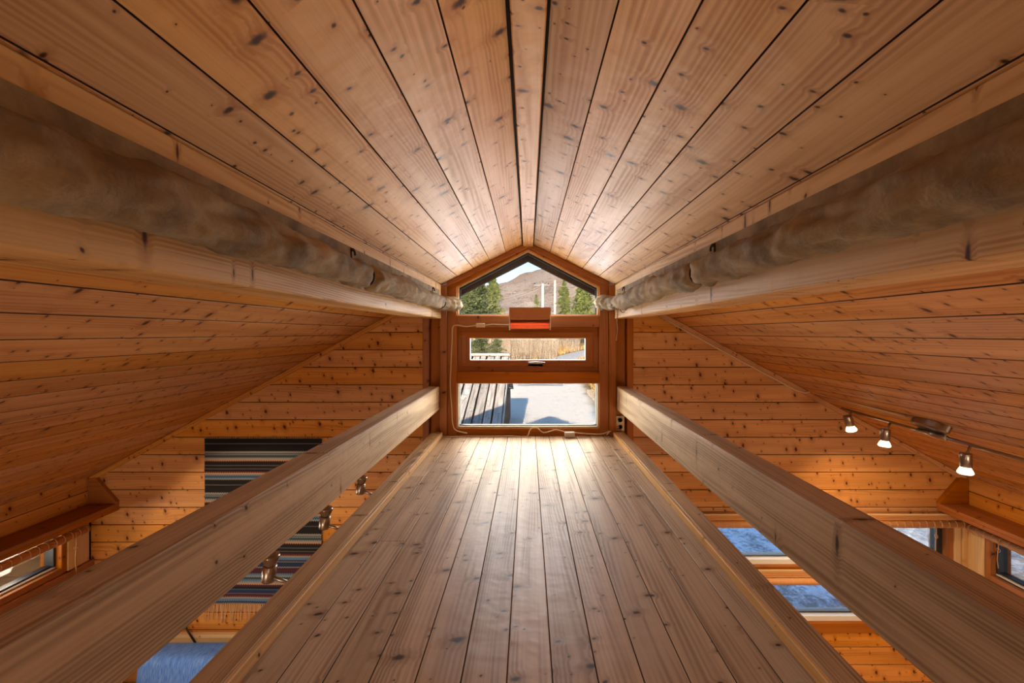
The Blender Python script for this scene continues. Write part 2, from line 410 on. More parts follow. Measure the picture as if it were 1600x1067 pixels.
def slope_plank(dxa, dxb, fn, side, thick=0.02, gap=0.0035, y0=YB, y1=D):
    xa, xb = side * dxa / S, side * dxb / S
    a = Vector((xa, 0, fn(dxa))); b = Vector((xb, 0, fn(dxb)))
    d = (b - a); L = d.length - (gap if fn is ceil_in else 0.007); d.normalize()
    nrm = Vector((0, 1, 0)).cross(d)                  # local z
    if nrm.z > 0: nrm = -nrm                          # face the room (downwards)
    ax = Vector((0, 1, 0)); ay = nrm.cross(ax)
    mid = (a + b) / 2 - nrm * (thick / 2); mid.y = (y0 + y1) / 2
    mt_ = 'panel' if fn is ceil_in else 'panel_warm'
    me = box_mesh(y1 - y0, L, thick, 0.001, mt_)
    return link('ceiling_plank', me, mt_, ceiling, frame(mid, ax, ay, nrm))
for side in (-1, 1):
    for k in range(6): slope_plank(9.0 + 25.06 * k, 9.0 + 25.06 * (k + 1), ceil_in, side)
    for k in range(-3, 19):
        a, b = 226 + 24.5 * k, 226 + 24.5 * (k + 1)
        slope_plank(a, min(b, XW * S), ceil_out, side)
box('ridge_board', gx(817.6), gx(832.8), YB, D, gz(386.5), gz(378), 'panel', ceiling, 0.003, 'y')

# gable wall: backing pieces round the openings + horizontal planks
wall_back = empty('wall_back', (0, D, 0)); tag(wall_back, 'pine panelled gable wall with the window bay', kind='structure')
def backing(poly): gable_prism('wall_backing', poly, D + 0.16, 0.135, 'ext', wall_back, 0)
XWp = XW * S
LW0, LW1, UT, UB = 1040.0, 1490.0, 806.0, 988.0     # low right window opening in the gable (px)
yl = lambda dx: 492.6 + 0.54 * (dx - 217.3)
ZF = VY + ZC * S                                    # px height of the ground-storey floor
backing(G((VX - XWp - 20, ZF + 60), (671, ZF + 60), (671, yl(154) - 4), (VX - XWp - 20, yl(XWp + 20) - 4)))
backing(G((671, ZF + 60), (979, ZF + 60), (979, 681), (671, 681)))
backing(G((979, ZF + 60), (LW0, ZF + 60), (LW0, yl(LW0 - VX) - 4), (979, yl(154) - 4)))
backing(G((LW0, ZF + 60), (LW1, ZF + 60), (LW1, UB), (LW0, UB)))
backing(G((LW0, UT), (LW1, UT), (LW1, yl(LW1 - VX) - 4), (LW0, yl(LW0 - VX) - 4)))
backing(G((LW1, ZF + 60), (VX + XWp + 20, ZF + 60), (VX + XWp + 20, yl(XWp + 20) - 4), (LW1, yl(LW1 - VX) - 4)))
def clip_plank(x0, x1, yt, yb, side):
    """one plank row between px x0..x1 (x0 nearer the centre), clipped by the sloping ceiling"""
    pts = []
    lim = lambda py: 217.3 + (py - 492.6) / 0.54      # |dx| at which the ceiling reaches height py
    def X(dx): return VX + side * dx
    d0, d1 = sorted((abs(x0 - VX), abs(x1 - VX)))
    db = min(d1, lim(yb)); dt = min(d1, lim(yt))
    if db <= d0 + 1: return None
    if dt > d0: pts = [(X(d0), yb), (X(db), yb)] + ([(X(d1), yl(d1))] if db >= d1 > dt else []) + [(X(dt), yt), (X(d0), yt)]
    else: pts = [(X(d0), yb), (X(db), yb)] + ([(X(d1), yl(d1))] if db >= d1 else []) + [(X(d0), yl(d0))]
    q = []
    for p in pts:
        if not q or (abs(p[0] - q[-1][0]) + abs(p[1] - q[-1][1])) > 0.6: q.append(p)
    if len(q) < 3: return None
    return gable_prism('wall_plank', G(*q), D + 0.02, 0.02, 'panel_warm', wall_back, 0.0025)
gp = 0.45
for k in range(-3, 30):
    yt, yb = 519 + 27.35 * k + gp, 519 + 27.35 * (k + 1) - gp
    if yb > ZF: break
    clip_plank(661, VX - XWp, yt, yb, -1)
    if yb < UT + 2 or yt > UB - 2: clip_plank(988, VX + XWp, yt, yb, 1)
    elif yt < UT - 3: clip_plank(988, VX + XWp, yt, UT - 0.5, 1)
    elif yb > UB + 3: clip_plank(988, VX + XWp, UB + 0.5, yb, 1)
    else:
        clip_plank(988, LW0 - 2, yt, yb, 1)
# mouldings where the slopes meet the gable
def slope_trim(dxa, dxb, fn, side, drop, wid, thick, mat='frame'):
    a = Vector((side * dxa / S, D - thick / 2, fn(dxa) - drop / S)); b = Vector((side * dxb / S, D - thick / 2, fn(dxb) - drop / S))
    return obox('moulding', a, b, thick, wid, (0, 0, 1), mat, wall_back, 0.004)
for side in (-1, 1): slope_trim(205, XWp - 2, ceil_out, side, 4.5, 0.035, 0.022, 'trim')

# eave walls with strip windows
def eave_wall(side, name, wy0, wy1, zb, zt, label):
    e = empty(name, (side * XW, 0, 0)); tag(e, label, kind='structure')
    x0, x1 = side * (XW + 0.02), side * (XW + 0.15)
    a, b = min(x0, x1), max(x0, x1); top = ceil_out(XWp) + 0.05
    for (ya, yb_, za, zb_) in ((YB, D + 0.1, -0.3, zb), (YB, D + 0.1, zt, top), (YB, wy0, zb, zt), (wy1, D + 0.1, zb, zt)):
        box('wall_backing', a, b, ya, yb_, za, zb_, 'ext', e, 0, 'y')
    pa, pb = sorted((side * XW, side * (XW + 0.02)))
    z = top - 0.02
    rows = []
    while z > 0.1: rows.append((z - 0.132, z)); z -= 0.132
    for za, zb_ in rows:
        if zb_ < zb - 0.09 or za > zt + 0.02: box('wall_plank', pa, pb, YB, D, za + 0.002, zb_ - 0.002, 'panel_warm', e, 0.003, 'y')
        else:
            box('wall_plank', pa, pb, YB, wy0, za + 0.002, zb_ - 0.002, 'panel_warm', e, 0.003, 'y')
    return e
ZB_L, ZB_R = ZC - 1.66, ZC - 1.725
wall_left = eave_wall(-1, 'wall_left', 0.9, 3.22, ZB_L, ZC - 1.35, 'low eave wall under the left slope, panelled in pine')
wall_right = eave_wall(1, 'wall_right', 0.9, 3.25, ZB_R, ZC - 1.35, 'low eave wall under the right slope, panelled in pine')
wall_rear = gable_prism('wall_rear', [(-XW - 0.1, -0.3), (XW + 0.1, -0.3), (XW + 0.1, ceil_out(XWp) + 0.03), (0, gz(375)), (-XW - 0.1, ceil_out(XWp) + 0.03)], YB, 0.1, 'panel', None, 0)
wall_rear.location.y = YB
tag(wall_rear, 'rear gable wall of the cabin', kind='structure')
floor_low = box('floor_lower', -XW - 0.1, XW + 0.1, YB, D + 0.1, -0.12, 0.0, 'floor', None, 0); tag(floor_low, 'ground storey floor below the loft', kind='structure')

# loft floor
loft = box('floor', -0.72, 0.72, YB, D - 0.002, ZL - 0.2, ZL - 0.024, 'beam', None, 0.004, 'y'); tag(loft, 'board floor of the loft', kind='structure')
seams = [-0.646] + [x for x in (-0.0472 + 0.1018 * k for k in range(-8, 9)) if -0.60 < x < 0.60] + [0.646]
for i in range(len(seams) - 1):
    a, b = seams[i] + 0.0013, seams[i + 1] - 0.0013
    cuts = {1: [1.69], 0: [2.45], 2: [2.62], 6: [0.4], 9: [0.2]}.get(i, [-0.6 + 0.17 * (i % 5)])
    ys = [YB] + cuts + [D - 0.004]
    for j in range(len(ys) - 1):
        box('floor_plank', a, b, ys[j] + 0.0008, ys[j + 1] - 0.0008, ZL - 0.022, ZL, 'floor', loft, 0.0008, 'y')
for s in (-1, 1):
    kx = sorted((s * 0.648, s * 0.72))
    k_ = box('loft_kerb', kx[0], kx[1], YB, D - 0.042, ZL - 0.02, ZL + 0.034, 'rail', None, 0.003, 'y')
    tag(k_, 'low dark wooden kerb along the ' + ('left' if s < 0 else 'right') + ' edge of the loft floor', 'kerb')
    b_ = sorted((s * 0.634, s * 0.6475))
    box('edge_batten', b_[0], b_[1], YB, D - 0.042, ZL + 0.001, ZL + 0.033, 'pale', k_, 0.002, 'y')

# purlins and guard rails
for s, nm in ((-1, 'left'), (1, 'right')):
    xs = sorted((s * 134 / S, s * 166 / S))
    t_ = box('roof_purlin', xs[0], xs[1], YB, D - 0.002, gz(498), gz(446), 'beam', None, 0.004, 'y')
    tag(t_, 'heavy pine roof beam carrying the rolled linen on the ' + nm, 'beam')
    xs = sorted((s * 0.662, s * 0.752))
    t_ = box('guard_rail', xs[0], xs[1], YB, D - 0.02, gz(639), gz(602.7), 'rail', None, 0.005, 'y')
    tag(t_, 'thick timber guard rail along the ' + nm + ' side of the loft', 'rail')

# posts, recess boards and corner trims beside the loft window
for s, nm in ((-1, 'left'), (1, 'right')):
    mx = lambda p: p if s < 0 else 1650 - p
    def gp_(name, a, b, yt, yb, yback, th, mat='frame'):
        return gable_prism(name, G((mx(a), yb), (mx(b), yb), (mx(b), yt), (mx(a), yt)), yback, th, mat, post, 0.003, True)
    post = empty('window_post', (gx(mx(694)), D, ZL - 0.2)); tag(post, 'brown stained post framing the ' + nm + ' side of the loft window', 'post')
    gp_('post', 688.6, 699.3, 447, 681, D + 0.05, 0.09)
    gp_('recess_board', 671, 688.6, 455, 1160, D + 0.05, 0.02)
    gp_('corner_trim', 661, 671, 463, 1160, D + 0.05, 0.065)

# ------------------------------------------------------------------ window_1: the loft window
win = empty('window_1', (0, D, ZL)); tag(win, 'tall loft gable window in a brown frame, three panes above each other', kind='structure')
def wf(name, pts, yback, th, mat='frame', bev=0.003, vert=False): return gable_prism(name, G(*pts), yback, th, mat, win, bev, vert)
yc = lambda x: 444.6 - 0.495 * (x - 691.6) if x < VX else 444.6 - 0.495 * (1650 - x - 691.6)
def R4(a, b, t, c): return [(a, c), (b, c), (b, t), (a, t)]
wf('stile', [(699.5, 680), (714, 680), (714, 448), (699.5, 455)], D + 0.10, 0.115, vert=True)
wf('stile', [(936, 680), (950.5, 680), (950.5, 455), (936, 448)], D + 0.10, 0.115, vert=True)
wf('head_rail', [(699.5, 455), (714, 448), (825, 390), (825, 378.6), (699.5, yc(699.5))], D + 0.10, 0.113)
wf('head_rail', [(950.5, 455), (936, 448), (825, 390), (825, 378.6), (950.5, yc(950.5))], D + 0.10, 0.113)
for s in (-1, 1):
    q = lambda p: p if s < 0 else 1650 - p
    wf('head_moulding', [(q(699.5), yc(699.5)), (q(825), 379), (q(825), 387.5), (q(699.5), yc(699.5) + 7.5)], D - 0.012, 0.02)
wf('middle_rail', R4(714, 936, 493, 511), D + 0.10, 0.115)
wf('lower_rail', R4(714, 936, 581, 598.5), D + 0.10, 0.115)
wf('bottom_rail', R4(714, 936, 669, 681), D + 0.10, 0.115)
# opening sash
for nm, r in (('sash_rail', (714, 936, 511, 528)), ('sash_rail', (714, 936, 563.5, 581))): wf(nm, R4(*r), D + 0.09, 0.065, bev=0.002)
for r in ((714, 733, 528, 563.5), (916, 936, 528, 563.5)): wf('sash_stile', R4(*r), D + 0.09, 0.065, bev=0.002, vert=True)
for r in ((721, 928, 518, 524), (721, 928, 568, 573.5)): wf('sash_bead', R4(*r), D + 0.03, 0.012, bev=0.003)
for r in ((721, 727, 524, 568), (922, 928, 524, 568)): wf('sash_bead', R4(*r), D + 0.03, 0.012, bev=0.003, vert=True)
hd = gable_prism('sash_handle', G((825, 573), (849, 573), (849, 564.5), (825, 564.5)), D + 0.03, 0.012, 'steel', win, 0.003)
tube('handle_grip', [(gx(826), D + 0.005, gz(567)), (gx(838), D - 0.006, gz(566)), (gx(852), D - 0.004, gz(567))], [0.006, 0.008, 0.005], 'steel', hd, 10)
# pale glazing rims, black gaskets, panes
def rim(poly_out, poly_in, y, th, mat, name):
    n = len(poly_out)
    for i in range(n):
        j = (i + 1) % n; wf(name, [poly_out[i], poly_out[j], poly_in[j], poly_in[i]], y, th, mat, 0.001)
TO = [(713.8, 493), (936.2, 493), (936.2, 447.5), (825, 389.8), (713.8, 447.5)]
TI = [(716.6, 491.2), (933.4, 491.2), (933.4, 449.4), (825, 393.2), (716.6, 449.4)]
TG = [(718.6, 490.4), (931.4, 490.4), (931.4, 452.0), (825, 396.5), (718.6, 452.0)]
rim(TO, TI, D + 0.06, 0.055, 'pale', 'glazing_bead'); rim(TI, TG, D + 0.06, 0.03, 'gasket', 'gasket')
BO = [(713.8, 669.2), (936.2, 669.2), (936.2, 598.2), (713.8, 598.2)]
BI = [(716.8, 666.2), (933.2, 666.2), (933.2, 599.6), (716.8, 599.6)]
rim(BO, BI, D + 0.06, 0.055, 'white', 'glazing_bead'); rim(BI, [(718, 664.8), (932, 664.8), (932, 600.2), (718, 600.2)], D + 0.06, 0.03, 'gasket', 'gasket')
MO = R4(732.5, 916.5, 527.5, 564); MI = R4(734, 915, 529, 562.6)
rim(MO, MI, D + 0.05, 0.022, 'white', 'glazing_bead')
for poly in (TI, BI, MO): wf('pane', poly, D + 0.064, 0.006, 'glass', 0)
# dark bargeboards hanging under the roof overhang outside
for s in (-1, 1):
    a = P3(825, 395, 3.86); b = P3(825 + s * 430, 395 + 0.51 * 430, 3.86)
    o_ = obox('bargeboard', a + Vector((-s * 0.02, 0.02, 0.012)), b + Vector((0, 0.02, 0.012)), 0.04, 0.135, (0, 0, 1), 'black', ceiling, 0.004)

# ------------------------------------------------------------------ strip windows low in the walls
def blind_roll(name, p0, p1, r, label, group=None, valance=None, cord_at=None, cord_len=0.2):
    p0, p1 = Vector(p0), Vector(p1); ax = (p1 - p0).normalized(); L = (p1 - p0).length
    root = empty(name, p0); tag(root, label, 'blind', group)
    prof = [(r * 0.55, 0.0), (r, 0.002), (r, L - 0.002), (r * 0.55, L)]
    o = lathe('slat_roll', prof, p0, ax, 'bamboo', root, 20, loc=p0)
    # orient the local frame so that local x runs along the roll
    rot = frame((0, 0, 0), ax, Vector((0, 0, 1)).cross(ax).normalized(), ax.cross(Vector((0, 0, 1)).cross(ax)).normalized())
    o.data.transform(rot.inverted()); o.matrix_basis = rot
    sd_ = ax.cross(Vector((0, 0, 1))).normalized(); bd_ = ax.cross(sd_)
    rv, rf = tube_data([(sd_ * math.cos(2 * math.pi * i / 12) + bd_ * math.sin(2 * math.pi * i / 12)) * (r + 0.0006) for i in range(13)], 0.0016, 4)
    rme = bpy.data.meshes.new('binding_thread'); rme.from_pydata([tuple(q) for q in rv], [], rf); rme.update()
    k = 0.03
    while k < L:
        link('binding_thread', rme, 'fringe', o, Matrix.Translation(p0 + ax * k)); k += 0.055
    if valance is not None:
        zt_, zb_ = valance; q0 = p0.copy(); q1 = p1.copy()
        n_rows = 4; hh = (zt_ - zb_) / n_rows
        for i in range(n_rows):
            q0.z = q1.z = zb_ + hh * (i + 0.5)
            obox('valance_slat', q0, q1, 0.012, hh * 0.92, (0, 0, 1), 'pale' if i == n_rows - 1 else 'bamboo', root, 0.002)
    if cord_at is not None:
        c = p0 + ax * cord_at; c = c + Vector((0, -0.01, 0)) if abs(ax.x) > 0.5 else c + Vector((-math.copysign(r + 0.008, c.x), 0, 0))
        pts = [c + Vector((0.004 * math.sin(i * 0.9), 0, 0.02 - i * cord_len / 8)) for i in range(9)]
        tube('pull_cord', pts, 0.0028, 'cream_cord', root, 6)
        lp = pts[3]
        tube('cord_loop', [lp + Vector((0.0, 0.014 * math.cos(a), 0.014 * math.sin(a))) for a in [i * 0.7 for i in range(10)]], 0.002, 'cream_cord', root, 5)
    return root
# gable window on the right (two strips)
w2 = empty('window_2', (gx(LW0), D, gz(UB))); tag(w2, 'low two-strip window in the gable wall right of the loft', kind='structure')
def w2f(name, r, yb, th, mat, vert=False): return gable_prism(name, G(*R4(*r)), yb, th, mat, w2, 0.003, vert)
for r in ((LW0, LW1, 806, 818), (LW0, LW1, 883, 901), (LW0, LW1, 972, 988)): w2f('frame_rail', r, D + 0.12, 0.13, 'frame')
for r in ((LW0, LW0 + 10, 818, 972), (1480, LW1, 818, 972)): w2f('frame_stile', r, D + 0.12, 0.12, 'frame', True)
for (t, b) in ((818, 883), (901, 972)):
    w2f('sill_strip', (LW0 + 10, 1480, b - 8.5, b), D + 0.10, 0.09, 'white')
    w2f('gasket', (LW0 + 10, 1480, b - 10.5, b - 8.5), D + 0.10, 0.05, 'gasket')
    w2f('gasket', (1471, 1480, t, b - 8.5), D + 0.10, 0.06, 'gasket', True)
    w2f('pane', (LW0 + 10, 1471, t, b - 10), D + 0.07, 0.006, 'glass')
w2f('casing', (1490, 1500, 812, 1120), D + 0.02, 0.03, 'pale', True); w2f('casing', (1500.5, 1508, 812, 1120), D + 0.02, 0.045, 'pale', True)
blind_roll('bamboo_blind', (gx(LW0 - 8), D - 0.045, gz(815)), (gx(1506), D - 0.045, gz(815)), 0.026, 'rolled bamboo blind over the upper strip of the gable window', 'bamboo blinds', (gz(799), gz(809)), 2.03, 0.28)
blind_roll('bamboo_blind', (gx(LW0 - 8), D - 0.045, gz(903)), (gx(1492), D - 0.045, gz(903)), 0.026, 'rolled bamboo blind over the lower strip of the gable window', 'bamboo blinds', (gz(885), gz(897)))
# eave windows
def eave_window(side, name, wy0, wy1, zb, zt, label):
    e = empty(name, (side * XW, wy0, zb)); tag(e, label, kind='structure')
    def b(nm, d0, d1, ya, yb_, za, zb_, mat, g='y'):
        xs = sorted((side * (XW + d0), side * (XW + d1))); return box(nm, xs[0], xs[1], ya, yb_, za, zb_, mat, e, 0.003, g)
    b('sill_board', -0.03, 0.14, wy0, D - 0.0, zb - 0.105, zb - 0.045, 'frame'); b('frame_rail', -0.012, 0.14, wy0, wy1, zb - 0.043, zb, 'frame')
    b('frame_rail', 0.0, 0.14, wy0, wy1, zt - 0.03, zt, 'frame')
    b('frame_stile', -0.012, 0.14, wy1, wy1 + 0.035, zb - 0.04, zt + 0.03, 'frame', 'z')
    b('glazing_bead', 0.03, 0.1, wy0, wy1, zb, zb + 0.012, 'white'); b('gasket', 0.045, 0.1, wy0, wy1, zb + 0.012, zb + 0.024, 'gasket')
    b('gasket', 0.03, 0.1, wy1 - 0.016, wy1, zb + 0.012, zt - 0.03, 'gasket', 'z')
    b('casing', -0.02, 0.0, wy1 + 0.037, wy1 + 0.10, zb - 0.04, zt + 0.03, 'pale', 'z'); b('casing', -0.005, 0.02, wy1 + 0.105, D - 0.015, zb - 0.6, zt + 0.03, 'pale', 'z')
    b('pane', 0.06, 0.066, wy0, wy1 - 0.01, zb + 0.02, zt - 0.03, 'glass')
eave_window(-1, 'window_3', 0.9, 3.21, ZB_L, ZC - 1.35, 'low strip window in the left eave wall')
eave_window(1, 'window_4', 0.9, 3.24, ZB_R, ZC - 1.35, 'low strip window in the right eave wall')
blind_roll('bamboo_blind', (-XW + 0.045, 1.0, ZC - 1.445), (-XW + 0.045, 3.36, ZC - 1.445), 0.029, 'rolled bamboo blind over the left eave window', 'bamboo blinds', None, 2.24, 0.28)
blind_roll('bamboo_blind', (XW - 0.045, 1.0, ZC - 1.435), (XW - 0.045, 3.36, ZC - 1.435), 0.026, 'rolled bamboo blind over the right eave window', 'bamboo blinds', None, 2.12, 0.2)
# shelves above the eave windows
for s, nm in ((-1, 'left'), (1, 'right')):
    sh = empty('eave_shelf', (s * XW, D, ZC - 1.30)); tag(sh, 'stained pine shelf above the ' + nm + ' eave window', 'shelf')
    xs = sorted((s * (XW - 0.005), s * 638 / S))
    box('shelf_board', xs[0], xs[1], YB, D - 0.002, ZC - 1.306, ZC - 1.28, 'frame', sh, 0.003, 'y')
    fx = sorted((s * 638 / S, s * 642 / S))
    box('shelf_edge', fx[0], fx[1], YB, D - 0.002, ZC - 1.335, ZC - 1.306, 'frame', sh, 0.003, 'y')
    poly = [(s * 638 / S, ZC - 1.28), (s * (XW - 0.005), ZC - 1.28), (s * (XW - 0.005), ceil_out(XWp) - 0.012), (s * (XW - 0.06), ceil_out(XWp) + 0.0), (s * 638 / S, ZC - 1.265)]
    gable_prism('end_bracket', poly, D - 0.002, 0.03, 'frame', sh, 0.002)

# ------------------------------------------------------------------ rolled linen curtains on the purlins
def curtain(side, ties, label):
    root = empty('rolled_linen_curtain', (side * 134 / S, D, gz(455))); tag(root, label, 'curtain', 'rolled linen curtains')
    xf = 134 / S
    rr0 = 0.049
    def radius(y):
        r = rr0 * (1 + 0.10 * mnoise.noise(Vector((y * 3.0, side * 5.0, 0.3))) + 0.06 * mnoise.noise(Vector((y * 9.0, 2.0, side))))
        for t, depth in ties:
            d = abs(y - t); r *= 1 - depth * math.exp(-(d / 0.035) ** 2)
        if y > 3.1: r *= 1.0 + 0.12 * math.sin((y - 3.1) * 60) * min(1, (y - 3.1) * 8)
        return r
    def centre(y):
        zc_ = ZC + 0.205 + 0.012 * mnoise.noise(Vector((y * 1.3, 7.0 + side, 0)))
        xc = xf - 0.056
        if y > 3.15: xc -= (y - 3.15) * 0.22; zc_ += (y - 3.15) * 0.06
        return xc, zc_
    N, K = 420, 36
    ys = [YB + 0.1 + (3.40 - YB - 0.1) * (i / N) ** 0.8 for i in range(N + 1)]
    v, f = [], []
    for y in ys:
        r = radius(y); xc, zc_ = centre(y)
        for k in range(K):
            a = 2 * math.pi * k / K
            w_ = 1 + 0.22 * mnoise.noise(Vector((y * 4.5, math.cos(a) * 1.3, math.sin(a) * 1.3 + 9 * side))) + 0.16 * (0.25 - abs(mnoise.noise(Vector((y * 11 + a * 1.6, math.cos(a) * 1.6, math.sin(a) * 1.6)))))
            w_ += 0.16 * mnoise.noise(Vector((y * 13 + a * 1.1, math.cos(a) * 2.2 + 4, math.sin(a) * 2.2))) + 0.10 * mnoise.noise(Vector((y * 30 - a * 2.4, math.cos(a) * 3 + 4, math.sin(a) * 3)))
            w_ = 1 + (w_ - 1) * (1 - 0.85 * math.exp(-(min(abs(y - t_[0]) for t_ in ties) / 0.03) ** 2))
            q = r * w_
            v.append((side * (xc + q * math.cos(a)), y, zc_ + q * math.sin(a) * 0.98))
    for i in range(N):
        for k in range(K):
            a0 = i * K + k; a1 = i * K + (k + 1) % K; f.append((a0, a1, a1 + K, a0 + K))
    f.append(tuple(range(K))); f.append(tuple(N * K + k for k in range(K)))
    o = mesh_obj('cloth_roll', v, f, 'linen', root, True, root.location)
    bm = bmesh.new(); bm.from_mesh(o.data); bmesh.ops.recalc_face_normals(bm, faces=bm.faces); bm.to_mesh(o.data); bm.free()
    # the flap between the nailed top edge and the roll
    v, f = [], []; Kf = 7
    ztop = gz(455.5)
    for y in ys:
        if y > 3.30: break
        xc, zc_ = centre(y); r = radius(y)
        for k in range(Kf + 1):
            t = k / Kf
            z = ztop + (zc_ + 0.2 * r - ztop) * t
            x = xf - 0.004 - t ** 3 * 0.010 - 0.008 * t * mnoise.noise(Vector((y * 8, t * 3, side * 4)))
            v.append((side * x, y, z))
    rows = len(v) // (Kf + 1); nv = len(v)
    v += [(p[0] + side * 0.0025, p[1], p[2]) for p in v]
    for i in range(rows - 1):
        for k in range(Kf):
            a = i * (Kf + 1) + k; b = a + Kf + 1
            f.append((a, b, b + 1, a + 1)); f.append((nv + a, nv + a + 1, nv + b + 1, nv + b))
    mesh_obj('cloth_flap', v, f, 'linen', root, True, root.location)
    for t, depth in ties:
        xc, zc_ = centre(t); r = radius(t) + 0.003
        pts = [(side * (xf - 0.004), t, gz(456)), (side * (xf - 0.010), t, zc_ + r * 1.3)]
        for k in range(11):
            a = math.pi * (0.42 + 1.2 * k / 10.0)
            pts.append((side * (xc + r * math.cos(a)), t + 0.003 * math.sin(k), zc_ + r * math.sin(a)))
        tc_o = tube('tie_cord', spline(pts, 4), 0.004, 'cord', root, 6)
        kp = Vector((side * (xf - 0.012), t, gz(457)))
        tube('knot', spline([kp + Vector((0, -0.006, -0.008)), kp, kp + Vector((-side * 0.004, 0.006, -0.010)), kp + Vector((-side * 0.006, 0.004, -0.022))], 4), 0.0038, 'cord', tc_o, 6)
    return root
def ytie(px): return 0.59 * F / abs(px - VX)
cl = curtain(-1, [(ytie(571), 0.34), (3.06, 0.30)], 'old linen cloth rolled and tied along the left roof beam')
cr_ = curtain(1, [(ytie(1093), 0.36), (3.03, 0.34)], 'old linen cloth rolled and tied along the right roof beam')
tube('dangling_cord', spline([P3(966, 478, 3.05), P3(964, 500, 3.07), P3(965, 515, 3.07), P3(963, 532, 3.07)], 5), 0.003, 'cream_cord', cr_, 6)
tube('dangling_cord', spline([P3(967, 480, 3.05), P3(972, 488, 3.05), P3(977, 486, 3.05), P3(980, 480, 3.05)], 5), 0.0022, 'cord', cr_, 6)

# ------------------------------------------------------------------ infrared heater on the middle rail
HY = D - 0.02
ht = empty('infrared_heater', (gx(828), HY, gz(505))); tag(ht, 'small hooded infrared heater glowing orange on the window rail', 'heater')
hx0, hx1 = -0.145, 0.165
hx0, hx1 = P3(796, 500, HY - 0.1).x, P3(860, 500, HY - 0.1).x
zt_, zb_ = P3(0, 480.5, HY - 0.1).z, P3(0, 516, HY - 0.1).z
zm_ = P3(0, 499, HY - 0.11).z
box('back_plate', hx0, hx1, HY - 0.012, HY, zb_ + 0.01, zt_ - 0.01, 'copper', ht, 0.002)
obox('hood', ((hx0 + hx1) / 2, HY - 0.09, zt_), ((hx0 + hx1) / 2, HY - 0.115, zm_), hx1 - hx0 + 0.006, 0.005, (0, -1, 0.1), 'copper', ht, 0.001)
obox('top_plate', ((hx0 + hx1) / 2, HY, zt_ - 0.004), ((hx0 + hx1) / 2, HY - 0.09, zt_), hx1 - hx0 + 0.006, 0.005, (0, 0, 1), 'copper', ht, 0.001)
for x in (hx0, hx1):
    vv_ = [(HY, zb_ + 0.006), (HY - 0.1, zb_), (HY - 0.118, zm_), (HY - 0.092, zt_), (HY, zt_ - 0.004)]
    pts = [(x - 0.003, a, b) for a, b in vv_] + [(x + 0.003, a, b) for a, b in vv_]
    mesh_obj('side_cheek', pts, [(0, 1, 2, 3, 4), (9, 8, 7, 6, 5)] + [(i, 5 + i, 5 + (i + 1) % 5, (i + 1) % 5) for i in range(5)], 'white', ht)
# reflector trough: curved sheet
v, f = [], []
for k in range(9):
    a = math.pi * (0.0 + k / 8.0)
    yy = HY - 0.05 + 0.03 * math.cos(a) - 0.0; zz = (zb_ + zm_) / 2 + 0.03 + 0.026 * math.sin(a) - 0.03 + 0.012
    for x in (hx0 + 0.004, hx1 - 0.004): v.append((x, yy, zz))
for k in range(8): f.append((2 * k, 2 * k + 1, 2 * k + 3, 2 * k + 2))
mesh_obj('reflector', v, f, 'reflector', ht, True)
box('reflector_back', hx0 + 0.004, hx1 - 0.004, HY - 0.02, HY - 0.013, zb_ + 0.012, zm_ + 0.015, 'reflector', ht, 0.001)
tube('quartz_tube', [(hx0 + 0.02, HY - 0.05, zm_ - 0.008), (hx1 - 0.02, HY - 0.05, zm_ - 0.008)], 0.006, 'tube', ht, 12)
for k in range(4):
    z = zb_ + 0.012 + (zm_ - zb_ - 0.01) * k / 3
    tube('guard_wire', [(hx0, HY - 0.104 - 0.003 * k, z), (hx1, HY - 0.104 - 0.003 * k, z)], 0.0014, 'steel', ht, 6)

# ------------------------------------------------------------------ cables, socket
yc_ = D - 0.022
cb = empty('heater_cable', (gx(703), yc_, ZL)); tag(cb, 'cream cable running from the heater down the left of the window frame', 'cable')
tube('flex', spline([P3(795, 507, yc_ - 0.02), P3(783, 507, yc_), P3(770, 506.5, yc_), P3(758, 508, yc_)], 6), 0.0045, 'cable', cb, 8)
box('inline_switch', gx(744.5), gx(758.6), yc_ - 0.02, yc_, gz(511.5), gz(505), 'cable', cb, 0.003)
pl = [P3(745, 508, yc_), P3(728, 510, yc_), P3(715, 508, yc_), P3(707.5, 511, yc_), P3(706.5, 530, yc_), P3(704.5, 570, yc_), P3(703.5, 605, yc_), P3(706, 640, yc_), P3(707, 660, yc_), P3(712, 672, yc_ - 0.01), P3(730, 677, yc_ - 0.02)]
tube('flex', spline(pl, 6), 0.0045, 'cable', cb, 8)
fl = []
for px, dy in ((690, 0.045), (700, 0.07), (730, 0.055), (770, 0.06), (800, 0.05), (822, 0.07)):
    y = D - dy; fl.append(((px - VX) * y / F, y, ZL + (0.040 if px < 678 else 0.005)))
fl += [P3(828, 672, D - 0.06), P3(833, 668, D - 0.055), P3(840, 669, D - 0.055), P3(850, 676, D - 0.05), P3(868, 671.5, D - 0.045), P3(883, 675, D - 0.05)]
ex = empty('extension_lead', (gx(825), D - 0.05, ZL)); tag(ex, 'cream extension lead trailing along the foot of the window', 'cable')
tube('flex', spline(fl, 6), 0.0042, 'cable', ex, 8)
a_ = P3(882, 672, D - 0.06)
box('coupling', a_.x, P3(898, 672, D - 0.06).x, D - 0.085, D - 0.05, ZL + 0.002, ZL + 0.04, 'white', ex, 0.006)
tube('flex', spline([P3(898, 676, D - 0.06), P3(915, 677.5, D - 0.05), P3(940, 678, D - 0.05), P3(955, 672, D - 0.03), P3(962, 668, D), P3(967, 667, D + 0.012)], 6), 0.0042, 'cable', ex, 8)
tube('flex', spline([P3(948, 679, D - 0.06), P3(958, 672, D - 0.03), P3(966, 684, D - 0.05), P3(968, 690, D - 0.08)], 6), 0.0035, 'white', ex, 8)
